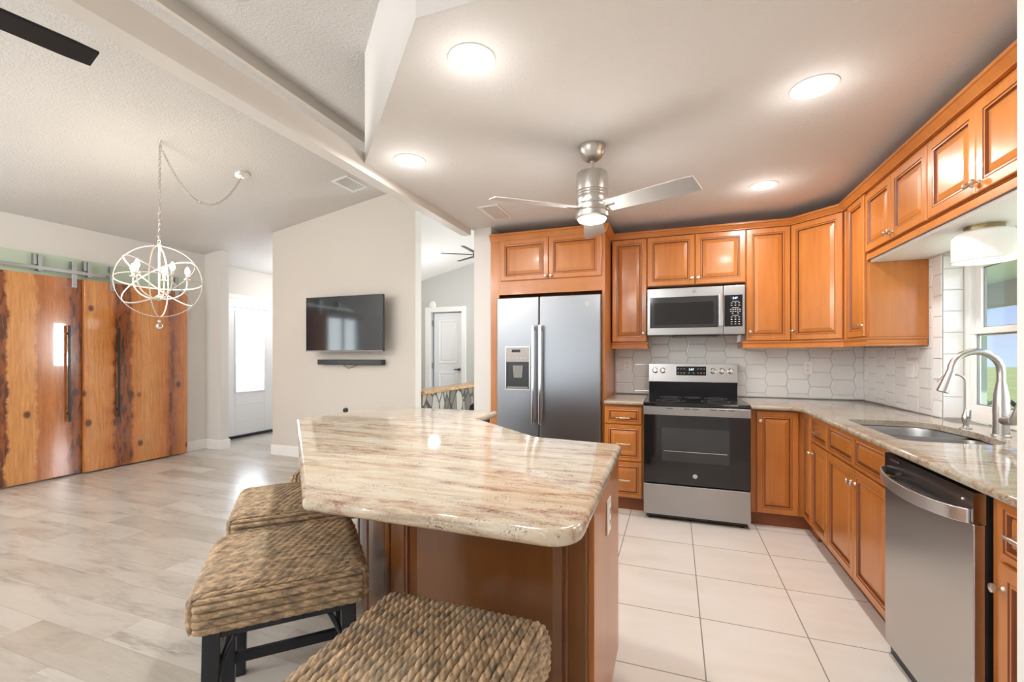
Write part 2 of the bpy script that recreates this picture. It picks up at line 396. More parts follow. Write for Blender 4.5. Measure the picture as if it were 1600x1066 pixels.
c = mix(nt, ramp(nt, ve.outputs['Distance'], [(.03, (1, 1, 1)), (.07, (0, 0, 0))]), c, (.04, .045, .045)); setcol(m, c)
bump(m, ve.outputs['Distance'], .8, .05)
m = M['live'] = mat('live_edge_wood', (.45, .25, .1), .25); nt = m.node_tree
setcol(m, ramp(nt, noise(nt, coords(nt, (1, .15, 1)), 20, 6, .6, 1), [(.3, (.30, .15, .06)), (.55, (.52, .31, .14)), (.8, (.62, .42, .22))]))
m = M['lawn'] = mat('lawn', (.3, .36, .1), .9); nt = m.node_tree
setcol(m, ramp(nt, noise(nt, coords(nt), .6, 6, .7), [(.3, (.36, .42, .10)), (.6, (.55, .55, .17)), (.8, (.62, .58, .24))]))
M['leafdark'] = mat('dark_leaf', (.02, .045, .035), .5)
M['stucco'] = mat('grey_green_stucco', (.60, .70, .60), .8)
M['eave'] = mat('eave_paint', (.70, .80, .82), .7)

# ================================================================ the setting
VA = .165
def vz(x): return 2.69 + VA * (x + 6.15)          # main vault slope
RX = -2.72                                        # ridge
def vz2(x): return vz(RX) + .085 - VA * (x - RX)  # far side slope
XW, YB = 1.505, 4.56                              # sink wall, kitchen back wall

# floors
mb = MB(); P = [(-6.5, -4.1), (-.45, -4.1), (-.45, 1.55), (-1.72, 2.72), (-1.72, 7.5), (-6.5, 7.5)]
mb.prism(P, -.1, 0); struct('floor', mb, M['plank'], smooth=False, label='pale grey-beige wood-look plank floor of the living area', cat='floor')
mb = MB(); mb.prism([(-.45, -4.1), (1.66, -4.1), (1.66, 4.7), (-1.72, 4.7), (-1.72, 2.72), (-.45, 1.55)], -.1, 0)
struct('floor', mb, M['tile'], smooth=False, label='cream square-tiled floor of the kitchen', cat='floor')
mb = MB(); mb.box(-1.72, 1.66, 4.7, 7.5, -.1, 0); struct('floor', mb, M['plank'], smooth=False)

# sink wall with window opening, z to 3
WY0, WY1, WZ0, WZ1 = 1.95, 3.385, .915, 1.885
mb = MB()
mb.box(XW, 1.66, -4.1, WY0, 0, 3.0); mb.box(XW, 1.66, WY1, 4.72, 0, 3.0)
mb.box(XW, 1.66, WY0, WY1, 0, WZ0 - .03); mb.box(XW, 1.66, WY0, WY1, WZ1, 3.0)
struct('wall_right', mb, M['wall'], smooth=False, label='greige wall around the window over the kitchen sink', cat='wall')
mb = MB(); mb.box(-1.62, XW, YB, 4.70, 0, 2.9); struct('wall_back', mb, M['wall'], smooth=False)
# pier closing the fridge side
mb = MB(); mb.box(-1.80, -1.625, 3.90, 4.70, 0, 2.9); struct('wall_back_pier', mb, M['wall'], smooth=False, label='narrow pale wall end beside the tall fridge cabinet', cat='wall')
# near stub at the right edge of the view
mb = MB(); mb.box(.6457, XW, 1.07, 1.19, 0, 2.9); struct('wall_right_return', mb, M['white'], smooth=False)
# television wall
mb = MB(); P = [(-4.93, 0), (-2.78, 0), (-2.78, vz(-2.78)), (-4.93, vz(-4.93))]
mb.rings([[(x, 4.43, z) for x, z in P], [(x, 4.555, z) for x, z in P]]); struct('wall_television', mb, M['wall_beige'], smooth=False, label='warm beige wall carrying the television', cat='wall')
# return behind it between entry and back room
mb = MB(); mb.box(-4.93, -4.80, 4.555, 7.5, 0, vz(-4.85) - .02); struct('wall_hall', mb, M['wall'], smooth=False)
# barn wall
mb = MB()
mb.box(-6.30, -6.15, -4.1, .78, 0, vz(-6.15)); mb.box(-6.30, -6.15, 1.72, 4.52, 0, vz(-6.15)); mb.box(-6.30, -6.15, .78, 1.72, 2.09, vz(-6.15))
struct('wall_left', mb, M['wall'], smooth=False, label='pale wall behind the wooden sliding doors', cat='wall')
mb = MB(); mb.box(-6.15, -5.84, 4.405, 4.52, 0, vz(-6.0) + .02); struct('wall_left_return', mb, M['wall'], smooth=False)
mb = MB(); mb.box(-6.55, -6.4, 4.52, 4.93, 0, vz(-6.4)); mb.box(-6.55, -6.4, 5.85, 7.5, 0, vz(-6.4)); mb.box(-6.55, -6.4, 4.93, 5.85, 2.06, vz(-6.4))
mb.box(-6.55, -6.30, 4.40, 4.52, 0, vz(-6.4))
struct('wall_entry', mb, M['wall'], smooth=False)
mb = MB(); mb.box(-6.4, -4.93, 6.9, 7.02, 0, vz(-5)); struct('wall_entry_end', mb, M['wall'], smooth=False)
# rear wall behind camera with two glazed openings
mb = MB()
for x0, x1 in ((-6.3, -5.0), (-1.6, 1.66)): mb.box(x0, x1, -4.1, -3.98, 0, 2.15)
mb.box(-6.3, 1.66, -4.1, -3.98, 2.15, 3.5)
struct('wall_rear', mb, M['wall'], smooth=False)
# far wall of back room with doorway
YF = 7.4
mb = MB(); mb.box(-4.8, -4.31, YF, YF + .12, 0, 3.6); mb.box(-3.67, 1.66, YF, YF + .12, 0, 3.6); mb.box(-4.31, -3.67, YF, YF + .12, 2.095, 3.6)
struct('wall_far', mb, M['wall_grey'], smooth=False, label='grey-green wall of the back room beyond the opening', cat='wall')
mb = MB(); mb.box(-4.7, -3.2, 8.0, 8.05, 0, 2.6); mb = MB(); mb.box(1.66, 1.78, 4.70, 5.5, 0, 3.2); mb.box(1.66, 1.78, 6.9, 7.5, 0, 3.2); mb.box(1.66, 1.78, 5.5, 6.9, 0, 1.0); mb.box(1.66, 1.78, 5.5, 6.9, 2.1, 3.2)
struct('wall_back_room', mb, M['wall_grey'], smooth=False)
w = bpy.data.objects.new('window_5', None); COL.objects.link(w); w['kind'] = 'structure'
mb = MB(); [mb.box(1.70, 1.74, a, b, 1.0, 2.1) for a, b in ((5.5, 5.55), (6.18, 6.22), (6.85, 6.9))]; mb.box(1.70, 1.74, 5.55, 6.85, 1.0, 1.05); mb.box(1.70, 1.74, 5.55, 6.85, 2.05, 2.1); obj('window_frame', mb, M['white'], w, .003)
mb = MB(); mb.box(-4.7, -3.2, 8.0, 8.05, 0, 2.6)
struct('wall_far_closet', mb, M['wall_grey'], smooth=False)

# ceilings
mb = MB(); T = .08
x0, x1 = -6.6, RX
P = [(x0, vz(x0)), (x1, vz(x1)), (x1, vz(x1) + .25), (x0, vz(x0) + .25)]
def extr(mb, P, y0, y1, mat=0): mb.rings([[(x, y0, z) for x, z in P], [(x, y1, z) for x, z in P]], mat)
extr(mb, P, -4.15, 4.556); extr(mb, [(x0, vz(x0)), (-4.86, vz(-4.86)), (-4.86, vz(-4.86) + .3), (x0, vz(x0) + .3)], 4.556, 7.5)
x2 = 1.7
P = [(RX, vz2(RX)), (x2, vz2(x2)), (x2, vz2(x2) + .2), (RX, vz2(RX) + .2)]
extr(mb, P, -4.15, 4.6)
struct('ceiling', mb, M['ceil'], smooth=False, label='textured off-white vaulted ceiling over the living area', cat='ceiling')
mb = MB(); rz = lambda x: 2.74 + .247 * (x + 4.35)
extr(mb, [(-4.86, rz(-4.86)), (-1.0, rz(-1.0)), (-1.0, rz(-1.0) + .15), (-4.86, rz(-4.86) + .15)], 4.556, 7.5)
extr(mb, [(-1.0, rz(-1.0)), (1.7, 2.95), (1.7, 3.1), (-1.0, rz(-1.0) + .15)], 4.70, 7.5)
struct('ceiling', mb, M['ceil_k'], smooth=False)
# dropped kitchen ceiling
KZ = 2.5
mb = MB(); P = [(-1.833, 4.6), (-1.833, 2.335), (-.871, 1.399), (1.55, 1.399), (1.55, 4.6)]
mb.prism(P, KZ, 2.57); struct('ceiling', mb, M['ceil_k'], smooth=False, label='flat dropped ceiling over the kitchen', cat='ceiling')
mb = MB()
q = [(-1.833, 2.335), (-.874, 1.395), (1.55, 1.395)]
for i in range(2):
    (ax, ay), (bx, by) = q[i], q[i + 1]; d = Vector((bx - ax, by - ay)).normalized(); nn = Vector((-d.y, d.x)) * .1
    mb.rings([[(ax, ay, KZ + .0005), (ax + nn.x, ay + nn.y, KZ + .0005), (ax + nn.x, ay + nn.y, vz2(ax) + .02), (ax, ay, vz2(ax) + .02)],
              [(bx, by, KZ + .0005), (bx + nn.x, by + nn.y, KZ + .0005), (bx + nn.x, by + nn.y, vz2(bx) + .02), (bx, by, vz2(bx) + .02)]])
struct('wall_soffit', mb, M['ceil_k'], smooth=False)
# beam
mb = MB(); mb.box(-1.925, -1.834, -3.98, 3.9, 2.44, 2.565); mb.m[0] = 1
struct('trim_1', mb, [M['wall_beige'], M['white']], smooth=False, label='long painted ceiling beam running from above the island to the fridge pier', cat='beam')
mb = MB(); mb.box(RX - .004, RX + .03, -3.98, 4.43, vz(RX) - .005, vz(RX) + .1); struct('trim_2', mb, M['wall_beige'], smooth=False)
# under-cabinet soffit board over window
mb = MB(); mb.box(1.20, 1.504, 1.19, 3.54, 1.895, 1.912); struct('ceiling', mb, M['white'], smooth=False)

# baseboards
def baseboard(name, path, h=.13, t=.016):
    mb = MB(); mb.sweep(path, [(0, 0), (t, 0), (t, h - .012), (t - .004, h), (0, h)]); return struct(name, mb, M['white'], smooth=False)
baseboard('baseboard_left', [(-6.15, -3.9), (-6.15, .70)])
baseboard('baseboard_left', [(-6.15, 1.80), (-6.15, 4.405), (-5.84, 4.405), (-5.84, 4.52), (-6.4, 4.52)])
baseboard('baseboard_television', [(-4.93, 5.5), (-4.93, 4.43), (-2.78, 4.43), (-2.78, 4.555)])
baseboard('baseboard_back', [(-1.80, 4.7), (-1.80, 3.90), (-1.63, 3.90)])

# ---- wall lamp-side glass (left wall, out of frame)
w = bpy.data.objects.new('window_2', None); COL.objects.link(w); w['kind'] = 'structure'
mb = MB(); mb.box(-6.24, -6.2, .78, .83, 0, 2.09); mb.box(-6.24, -6.2, 1.67, 1.72, 0, 2.09); mb.box(-6.24, -6.2, 1.22, 1.28, 0, 2.09); mb.box(-6.24, -6.2, .83, 1.67, 2.03, 2.09); mb.box(-6.24, -6.2, .83, 1.67, 0, .09)
obj('window_frame', mb, M['white'], w, .003); mb = MB(); mb.box(-6.223, -6.217, .83, 1.67, .09, 2.03); obj('pane', mb, M['pane'], w)
for i, (a, b) in enumerate(((-5.0, -1.6),)):
    w = bpy.data.objects.new('window_%d' % (3 + i), None); COL.objects.link(w); w['kind'] = 'structure'; mb = MB(); c = (a + b) / 2
    for p, q in ((a, a + .06), (c - .04, c + .04), (b - .06, b)): mb.box(p, q, -4.06, -4.01, 0, 2.15)
    mb.box(a, b, -4.06, -4.01, 2.08, 2.15); mb.box(a, b, -4.06, -4.01, 0, .08); obj('window_frame', mb, M['white'], w, .003)
    mb = MB(); mb.box(a, b, -4.038, -4.032, .08, 2.08); obj('pane', mb, M['pane'], w)

# ---- kitchen window
w = bpy.data.objects.new('window_1', None); COL.objects.link(w); w['kind'] = 'structure'; w['label'] = 'white-framed window over the kitchen sink'; w['category'] = 'window'
mb = MB(); xa, xb = 1.60, 1.655
mb.box(xa, xb, WY0, WY1, WZ0, WZ0 + .06); mb.box(xa, xb, WY0, WY1, WZ1 - .05, WZ1); mb.box(xa, xb, WY1 - .05, WY1, WZ0 + .06, WZ1 - .05); mb.box(xa, xb, WY0, WY0 + .05, WZ0 + .06, WZ1 - .05)
obj('window_frame', mb, M['white'], w, .003)
def sash(n, xa, xb, z0, z1, t=.045):
    mb = MB(); y0, y1 = WY0 + .05, WY1 - .05
    mb.box(xa, xb, y0, y1, z0, z0 + t); mb.box(xa, xb, y0, y1, z1 - t, z1); mb.box(xa, xb, y0, y0 + t, z0 + t, z1 - t); mb.box(xa, xb, y1 - t * 1.1, y1, z0 + t, z1 - t)
    s = obj('sash', mb, M['white'], w, .003)
    mb = MB(); xm = (xa + xb) / 2
    mb.box(xm - .002, xm + .002, y0 + t, y1 - t, z0 + t, z1 - t); obj('pane', mb, M['pane'], s)
    mb = MB(); g = .006
    for bb in ((y0 + t, y1 - t * 1.1, z0 + t, z0 + t + g), (y0 + t, y1 - t * 1.1, z1 - t - g, z1 - t), (y1 - t * 1.1 - g, y1 - t * 1.1, z0 + t, z1 - t)): mb.box(xm + .003, xm + .012, *bb)
    obj('gasket', mb, M['grey'], s)
sash('u', 1.628, 1.650, 1.40, WZ1 - .05); sash('l', 1.604, 1.626, WZ0 + .06, 1.445, .035)

# ---- outside
mb = MB(); mb.box(1.7, 120, -60, 90, -.55, -.5); o = obj('lawn', mb, M['lawn'], smooth=False); o['kind'] = 'structure'
tag(o, 'sunlit green lawn seen through the sink window', 'lawn'); o['kind'] = 'structure'
t = thing('neighbouring_house', 'grey-green house corner with a roof overhang outside the sink window', 'building')
mb = MB(); mb.box(1.90, 2.04, 4.05, 4.45, -.5, 2.24); obj('corner_post', mb, M['stucco'], t)
mb = MB(); mb.box(1.85, 4.2, 3.2, 9.5, 2.25, 2.35); obj('roof_overhang', mb, M['eave'], t)
mb = MB(); mb.box(4.0, 4.2, 3.2, 9.5, 1.95, 2.249); obj('header_beam', mb, mat('header_paint', (.34, .34, .30), .7), t)
t = thing('shrub', 'dark leafy shrub outside the window behind the faucet', 'shrub', (2.5, 4.6, -.5))
mb = MB(); rnd = random.Random(3)
for k in range(9):
    a = rnd.uniform(0, 6.28); mb.tube([(0, 0, 0), (.15 * math.cos(a), .15 * math.sin(a), .7), (.45 * math.cos(a), .45 * math.sin(a), 1.25 + rnd.uniform(-.1, .25))], [.02, .012, .005], 5)
obj('stem', mb, M['leafdark'], t)
mb = MB()
for k in range(420):
    a = rnd.uniform(0, 6.28); r = rnd.uniform(.05, .55); z = rnd.uniform(.6, 1.5); c = Vector((r * math.cos(a), r * math.sin(a), z - r * .3))
    d = Vector((rnd.uniform(-1, 1), rnd.uniform(-1, 1), rnd.uniform(-.5, 1))).normalized(); e_ = d.cross(Vector((0, 0, 1))).normalized() * .022
    L = rnd.uniform(.07, .13); mb.add([c, c + d * L * .5 + e_, c + d * L, c + d * L * .5 - e_], [(0, 1, 2, 3)])
obj('leaves', mb, M['leafdark'], t)

# ================================================================ cabinets
def panel_door(name, parent, x0, x1, z0, z1, y=0.0, frame=.055, th=.020, mats=None):
    """raised panel front, looking to -Y, back face at y"""
    mats = mats or [M['cab'], M['glaze']]
    w, h = x1 - x0, z1 - z0; f = min(frame, w * .27, h * .27)
    prof = [(0, 0, 0), (0, -th + .004, 0), (.004, -th, 0), (f - .014, -th, 0), (f - .011, -th + .0035, 1), (f - .007, -th + .0015, 0), (f - .002, -th + .002, 0), (f + .002, -th + .0115, 1), (f + .006, -th + .0115, 1),
            (f + .008, -th + .010, 0), (f + .034 if min(w, h) > .2 else f + .016, -th + .0035, 0)]
    mb = MB(); rings = []
    for ins, yy, _ in prof:
        ins = min(ins, min(w, h) / 2 - .004)
        rings.append([(x0 + ins, y + yy, z0 + ins), (x1 - ins, y + yy, z0 + ins), (x1 - ins, y + yy, z1 - ins), (x0 + ins, y + yy, z1 - ins)])
    for i in range(len(rings) - 1):
        mb.rings(rings[i:i + 2], prof[i + 1][2], i == 0, i == len(rings) - 2)
    return obj(name, mb, mats, parent, smooth=False)
def knob(parent, x, z, y=-.02):
    mb = MB(); mb.lathe([(.0085, 0), (.0075, .004), (.0048, .007), (.0048, .014), (.010, .018), (.0135, .023), (.0125, .029), (.006, .032)], (x, y, z), (0, -1, 0), 14)
    return obj('knob', mb, M['nickel'], parent)
def pull(parent, x, z, y=-.02, L=.115):
    mb = MB(); yy = y - .028
    for s in (-1, 1): mb.cyl((x + s * L * .36, y, z), (x + s * L * .36, yy, z), .004, 8)
    mb.lathe([(.0035, 0), (.005, .006), (.0042, L * .2), (.0042, L * .28), (.0068, L * .31), (.0068, L * .69), (.0042, L * .72), (.0042, L * .8), (.005, L - .006), (.0035, L)], (x - L / 2, yy, z), (1, 0, 0), 12)
    return obj('handle', mb, M['nickel'], parent)
def carcass(parent, w, d, z0, z1, name='body', front_inset=0):
    mb = MB(); mb.box(0, w, 0, d, z0, z1); return obj(name, mb, M['cab'], parent, .0015)

FZ0, FZ1 = 1.415, 2.352
# fridge cabinet
t = thing('fridge_cabinet', 'tall maple cabinet surround enclosing the steel refrigerator', 'cabinet', (-1.62, 3.88, 0))
mb = MB(); mb.box(0, .085, 0, .02, .0, 2.36); mb.box(0, .02, .02, .665, 0, 2.36); obj('side_panel', mb, M['cab'], t, .001)
mb = MB(); mb.box(1.036, 1.06, 0, .665, 0, 2.36); obj('side_panel', mb, M['cab'], t, .001)
mb = MB(); mb.box(.085, 1.036, 0, .665, 1.85, 2.343); mb.box(.02, .085, .02, .665, 1.85, 2.343); obj('body', mb, M['cabh'], t, .001)
d1 = panel_door('door', t, .105, .562, 1.975, 2.348); d2 = panel_door('door', t, .566, 1.032, 1.975, 2.348)
knob(d1, .540, 2.0); knob(d2, .588, 2.0)
mb = MB(); mb.sweep([(0, 0), (1.06, 0), (1.06, .310)][::1], [(-.004, 2.345), (.010, 2.345), (.012, 2.355), (.032, 2.392), (.040, 2.395), (.040, 2.412), (-.004, 2.412)][::1])
obj('crown', mb, M['cabh'], t, smooth=True, angle=25)

def upper(name, label, loc, rotz, w, z0, z1, depth, doors, knobs, group=None):
    t = thing(name, label, 'cabinet', loc, rotz, group)
    carcass(t, w, depth, z0 - .005, 2.356)
    ds = [panel_door('door', t, a, b, z0, z1) for a, b in doors]
    for di, kx, kz in knobs: knob(ds[di], kx, kz)
    return t
yU = 4.25
upper('upper_cabinet', 'narrow one-door maple wall cabinet between the fridge surround and the microwave', (-.548, yU, 0), 0, .312, FZ0, FZ1, .30, [(.003, .309)], [(0, .284, 1.49)])
upper('upper_cabinet', 'short two-door maple wall cabinet directly over the microwave', (-.235, yU, 0), 0, .802, 1.912, FZ1, .30, [(.004, .401), (.405, .798)], [(0, .378, 1.968), (1, .428, 1.968)])
upper('upper_cabinet', 'tall one-door maple wall cabinet just past the microwave, beside the angled corner cabinet', (.568, yU, 0), 0, .331, FZ0, FZ1, .30, [(.003, .326)], [(0, .028, 1.49)])
# angled corner
t = thing('corner_cabinet', 'angled maple corner wall cabinet with one wide door', 'cabinet', (.90, yU, 0))
mb = MB(); mb.prism([(.0, 0), (.29, -.30), (.60, -.30), (.60, .30), (0, .30)], FZ0 - .005, 2.356); obj('body', mb, M['cab'], t, .001)
L = math.hypot(.29, .30); th_ = math.atan2(-.30, .29)
hp = bpy.data.objects.new('door', None)
d = panel_door('door', t, .014, L - .014, FZ0, FZ1); d.rotation_euler = (0, 0, th_)
knob(d, .04, 1.49); bpy.data.objects.remove(hp)
# sink wall
RS = R(-90)
upper('upper_cabinet', 'slim one-door maple wall cabinet beside the sink window', (1.19, 3.947, 0), RS, .397, FZ0, FZ1, .31, [(.085, .385)], [(0, .36, 1.49)])
upper('upper_cabinet', 'short two-door maple cabinet over the window, next to the slim corner cabinet', (1.19, 3.547, 0), RS, .767, 1.960, 2.33, .31, [(.006, .374), (.378, .762)], [(0, .352, 2.0), (1, .400, 2.0)])
upper('upper_cabinet', 'short two-door maple cabinet over the window, above the drum light', (1.19, 2.777, 0), RS, .767, 1.960, 2.33, .31, [(.004, .380), (.384, .762)], [(0, .358, 2.0), (1, .406, 2.0)])
upper('upper_cabinet', 'short maple cabinet over the window, cut off by the frame edge', (1.19, 2.007, 0), RS, .80, 1.960, 2.33, .31, [(.004, .396), (.402, .796)], [(0, .375, 2.0), (1, .425, 2.0)])
# long crown moulding
CP = [(-.553, 4.25), (.905, 4.25), (1.19, 3.952), (1.19, 1.195)]
mb = MB(); mb.sweep(CP, [(-.002, 2.357), (.022, 2.357), (.022, 2.362), (.045, 2.392), (.052, 2.395), (.052, 2.410), (-.002, 2.410)])
tag(obj('crown_moulding', mb, M['cabh'], angle=25), 'maple crown moulding running along the tops of the wall cabinets', 'moulding')
LR = [(0.012, 1.352), (.032, 1.352), (.032, 1.366), (.026, 1.372), (.026, 1.390), (.034, 1.398), (.034, 1.408), (0.012, 1.408)]
mb = MB(); mb.sweep([(-.553, 4.25), (-.226, 4.25), (-.226, 4.54)], [(a - .034, b) for a, b in LR]); tag(obj('light_rail', mb, M['cabh'], angle=25), 'short maple light rail under the narrow cabinet next to the fridge', 'moulding')
mb = MB(); mb.sweep([(.560, 4.54), (.560, 4.25), (.905, 4.25), (1.19, 3.952), (1.19, 3.545), (1.492, 3.545)], [(a - .012, b) for a, b in LR])
tag(obj('light_rail', mb, M['cabh'], angle=25), 'long maple light rail under the corner cabinets, ending at the window', 'moulding')
# end panel side below window cabinets
t = thing('end_panel', 'plain maple end panel facing the sink window under the wall cabinets', 'panel', (1.2, 3.53, 0))
mb = MB(); mb.box(-.008, .298, .002, .016, 1.41, 1.894); obj('panel', mb, M['cab'], t, .001)
mb = MB(); mb.sweep([(1.193, 3.55), (1.193, 1.195)], [(0, 1.912), (.012, 1.912), (.012, 1.945), (.004, 1.952), (0, 1.952)])
tag(obj('cabinet_valance', mb, M['cabh']), 'thin maple valance strip below the doors over the window', 'moulding')

# base cabinets
YBF = 3.80; XBF = .885
t = thing('drawer_cabinet', 'three-drawer maple base cabinet between fridge and range', 'cabinet', (-.556, YBF + .02, 0))
mb = MB(); mb.box(0, .318, 0, .735, .11, .883); mb.box(0, .318, .05, .735, 0, .11); obj('body', mb, M['cab'], t, .001)
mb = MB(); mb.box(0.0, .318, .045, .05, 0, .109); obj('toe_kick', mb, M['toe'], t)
for z0, z1, k in ((.722, .868, .775), (.417, .714, .56), (.118, .409, .262)):
    d = panel_door('drawer', t, .006, .306, z0, z1, frame=.042); pull(d, .156, k)
t = thing('corner_base_cabinet', 'maple corner base cabinet with a folding two-leaf door', 'cabinet', (0, 0, 0))
mb = MB(); mb.prism([(.540, 3.83), (.905, 3.83), (.905, 3.63), (1.50, 3.63), (1.50, 4.55), (.540, 4.55)], .10, .883); obj('body', mb, M['cab'], t, .001)
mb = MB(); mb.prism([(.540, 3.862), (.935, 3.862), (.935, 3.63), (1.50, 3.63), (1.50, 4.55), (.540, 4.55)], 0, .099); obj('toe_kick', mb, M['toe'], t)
d = panel_door('door', t, .582, .858, .105, .872, y=3.83); knob(d, .606, .80, y=3.81)
d = panel_door('door', t, 0, .185, .105, .872, frame=.04); d.location = (.905, 3.815, 0); d.rotation_euler = (0, 0, RS)
def base(name, label, y_hi, w, drawers, doors, fronts, open_body=False):
    t = thing(name, label, 'cabinet', (XBF + .02, y_hi, 0), RS)
    mb = MB()
    if open_body:
        for b in ((0, .018, 0, .59), (w - .018, w, 0, .59)): mb.box(*b, .10, .883)
        mb.box(.018, w - .018, 0, .59, .10, .118); mb.box(.018, w - .018, .575, .59, .118, .883); mb.box(.018, w - .018, 0, .018, .118, .883)
    else: mb.box(0, w, 0, .59, .10, .883)
    obj('body', mb, M['cab'], t, .001)
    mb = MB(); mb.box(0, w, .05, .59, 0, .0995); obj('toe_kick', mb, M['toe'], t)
    for a, b, z0, z1, p in drawers:
        d = panel_door('drawer', t, a, b, z0, z1, frame=.036)
        if p: pull(d, (a + b) / 2, (z0 + z1) / 2)
    for a, b, k in doors:
        d = panel_door('door', t, a, b, .105, .690)
        knob(d, k, .62)
    return t
base('base_cabinet', 'narrow maple base cabinet with one drawer over one door, next to the corner', 3.625, .355, [(.022, .346, .700, .872, 1)], [(.022, .346, .05)], 1)
base('sink_cabinet', 'wide maple sink base cabinet with two false drawer fronts over two doors', 3.265, .862, [(.008, .428, .700, .872, 0), (.434, .854, .700, .872, 0)], [(.008, .428, .402), (.434, .854, .46)], 1, True)
base('base_cabinet', 'maple base cabinet between the dishwasher and the white wall end', 1.768, .57, [(.058, .316, .700, .872, 1), (.326, .56, .700, .872, 1)], [(.058, .316, .083), (.326, .56, .535)], 1)

# counters
def roundpoly(P, r, n=6):
    out = []
    for i, p in enumerate(P):
        rr = r[i] if isinstance(r, (list, tuple)) else r
        a = Vector(P[i - 1]); b = Vector(p); c = Vector(P[(i + 1) % len(P)])
        if rr < 1e-4: out.append(tuple(b)); continue
        d0 = (a - b).normalized(); d1 = (c - b).normalized(); ang = d0.angle(d1); t_ = min(rr / math.tan(ang / 2), (a - b).length * .45, (c - b).length * .45); R_ = t_ * math.tan(ang / 2)
        cen = b + (d0 + d1).normalized() * (R_ / math.sin(ang / 2)); p0 = b + d0 * t_; p1 = b + d1 * t_
        a0 = math.atan2(p0.y - cen.y, p0.x - cen.x); a1 = math.atan2(p1.y - cen.y, p1.x - cen.x); da = (a1 - a0 + math.pi) % (2 * math.pi) - math.pi
        for k in range(n + 1): out.append((cen.x + R_ * math.cos(a0 + da * k / n), cen.y + R_ * math.sin(a0 + da * k / n)))
    return out
def offset(P, o):
    n = len(P); out = []
    for i in range(n):
        a = Vector(P[i - 1]); b = Vector(P[i]); c = Vector(P[(i + 1) % n]); d0 = (b - a).normalized(); d1 = (c - b).normalized()
        n0 = Vector((-d0.y, d0.x)); n1 = Vector((-d1.y, d1.x)); m = (n0 + n1).normalized(); m = m / max(.35, m.dot(n0)); out.append((b.x + m.x * o, b.y + m.y * o))
    return out
def slab(mb, P, z0, z1, edge=.012, hole=None, n=5, r=None):
    """counter-clockwise outline, softly rounded edge, optional hole"""
    e1 = min(edge, (z1 - z0) / 2 - .001); prof = [(0 if False else e1 * .5, z0)]
    prof = [(e1 * (1 - math.sin(math.pi / 2 * k / n)), z0 + e1 * (1 - math.cos(math.pi / 2 * k / n))) for k in range(n + 1)]
    prof += [(e1 * (1 - math.cos(math.pi / 2 * k / n)), z1 - e1 * (1 - math.sin(math.pi / 2 * k / n))) for k in range(n + 1)]
    rings = [[(x, y, z) for x, y in offset(P, o)] for o, z in prof]
    mb.rings(rings, 0, hole is None, hole is None)
    if hole:
        for ring, z in ((rings[0], z0), (rings[-1], z1)):
            bm = bmesh.new(); es = []
            for loop in ([Vector((p[0], p[1], z)) for p in ring], [Vector((x, y, z)) for x, y in hole]):
                vs = [bm.verts.new(p) for p in loop]; es += [bm.edges.new((vs[i], vs[(i + 1) % len(vs)])) for i in range(len(vs))]
            bmesh.ops.triangle_fill(bm, use_beauty=True, use_dissolve=False, edges=es, normal=(0, 0, 1))
            bm.verts.index_update()
            mb.add([tuple(v.co) for v in bm.verts], [tuple(v.index for v in f.verts) for f in bm.faces]); bm.free()
        mb.rings([[(x, y, z0) for x, y in hole], [(x, y, z1) for x, y in hole]], 0, False, False)
def weld(o, d=.0004):
    bm = bmesh.new(); bm.from_mesh(o.data); bmesh.ops.remove_doubles(bm, verts=bm.verts, dist=d); bmesh.ops.recalc_face_normals(bm, faces=bm.faces); bm.to_mesh(o.data); bm.free()
    o.data.set_sharp_from_angle(angle=R(40)); return o
SINK = roundpoly([(.945, 2.44), (1.33, 2.44), (1.375, 2.80), (1.33, 3.16), (.945, 3.16)], [.07, .14, .25, .14, .07], 8)
mb = MB(); slab(mb, [(-.553, 3.765), (-.236, 3.765), (-.236, 4.55), (-.553, 4.55)], .885, .915)
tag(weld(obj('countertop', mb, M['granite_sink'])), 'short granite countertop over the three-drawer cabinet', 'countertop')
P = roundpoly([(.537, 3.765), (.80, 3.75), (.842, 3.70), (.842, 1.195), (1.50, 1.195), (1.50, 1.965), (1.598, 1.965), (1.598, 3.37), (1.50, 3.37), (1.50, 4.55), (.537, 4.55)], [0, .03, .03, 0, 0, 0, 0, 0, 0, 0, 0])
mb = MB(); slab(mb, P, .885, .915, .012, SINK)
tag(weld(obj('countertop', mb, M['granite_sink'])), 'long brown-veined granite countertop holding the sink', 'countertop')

# sink
t = thing('sink', 'double-bowl stainless undermount sink in the granite counter', 'sink', (0, 0, 0))
def bowl(P, zt, depth):
    mb = MB(); rs = [offset(P, -.012), P, offset(P, .004), offset(P, .012), offset(P, .03), offset(P, .06)]; zs = [zt, zt, zt - .03, zt - depth + .03, zt - depth + .006, zt - depth]
    mb.rings([[(x, y, z) for x, y in r] for r, z in zip(rs, zs)], 0, False, True); return mb
B1 = roundpoly([(.95, 2.82), (1.36, 2.82), (1.325, 3.155), (.95, 3.155)], [.06, .05, .14, .06], 7)
B2 = roundpoly([(.95, 2.445), (1.325, 2.445), (1.36, 2.78), (.95, 2.78)], [.06, .14, .05, .06], 7)
obj('bowl', bowl(B1, .882, .20), M['steel'], t); obj('bowl', bowl(B2, .882, .17), M['steel'], t)
for c in ((1.15, 3.0, .683), (1.15, 2.61, .713)):
    mb = MB(); mb.lathe([(.045, 0), (.045, .003), (.035, .004), (.03, .001)], c); obj('drain', mb, M['chrome'], t)
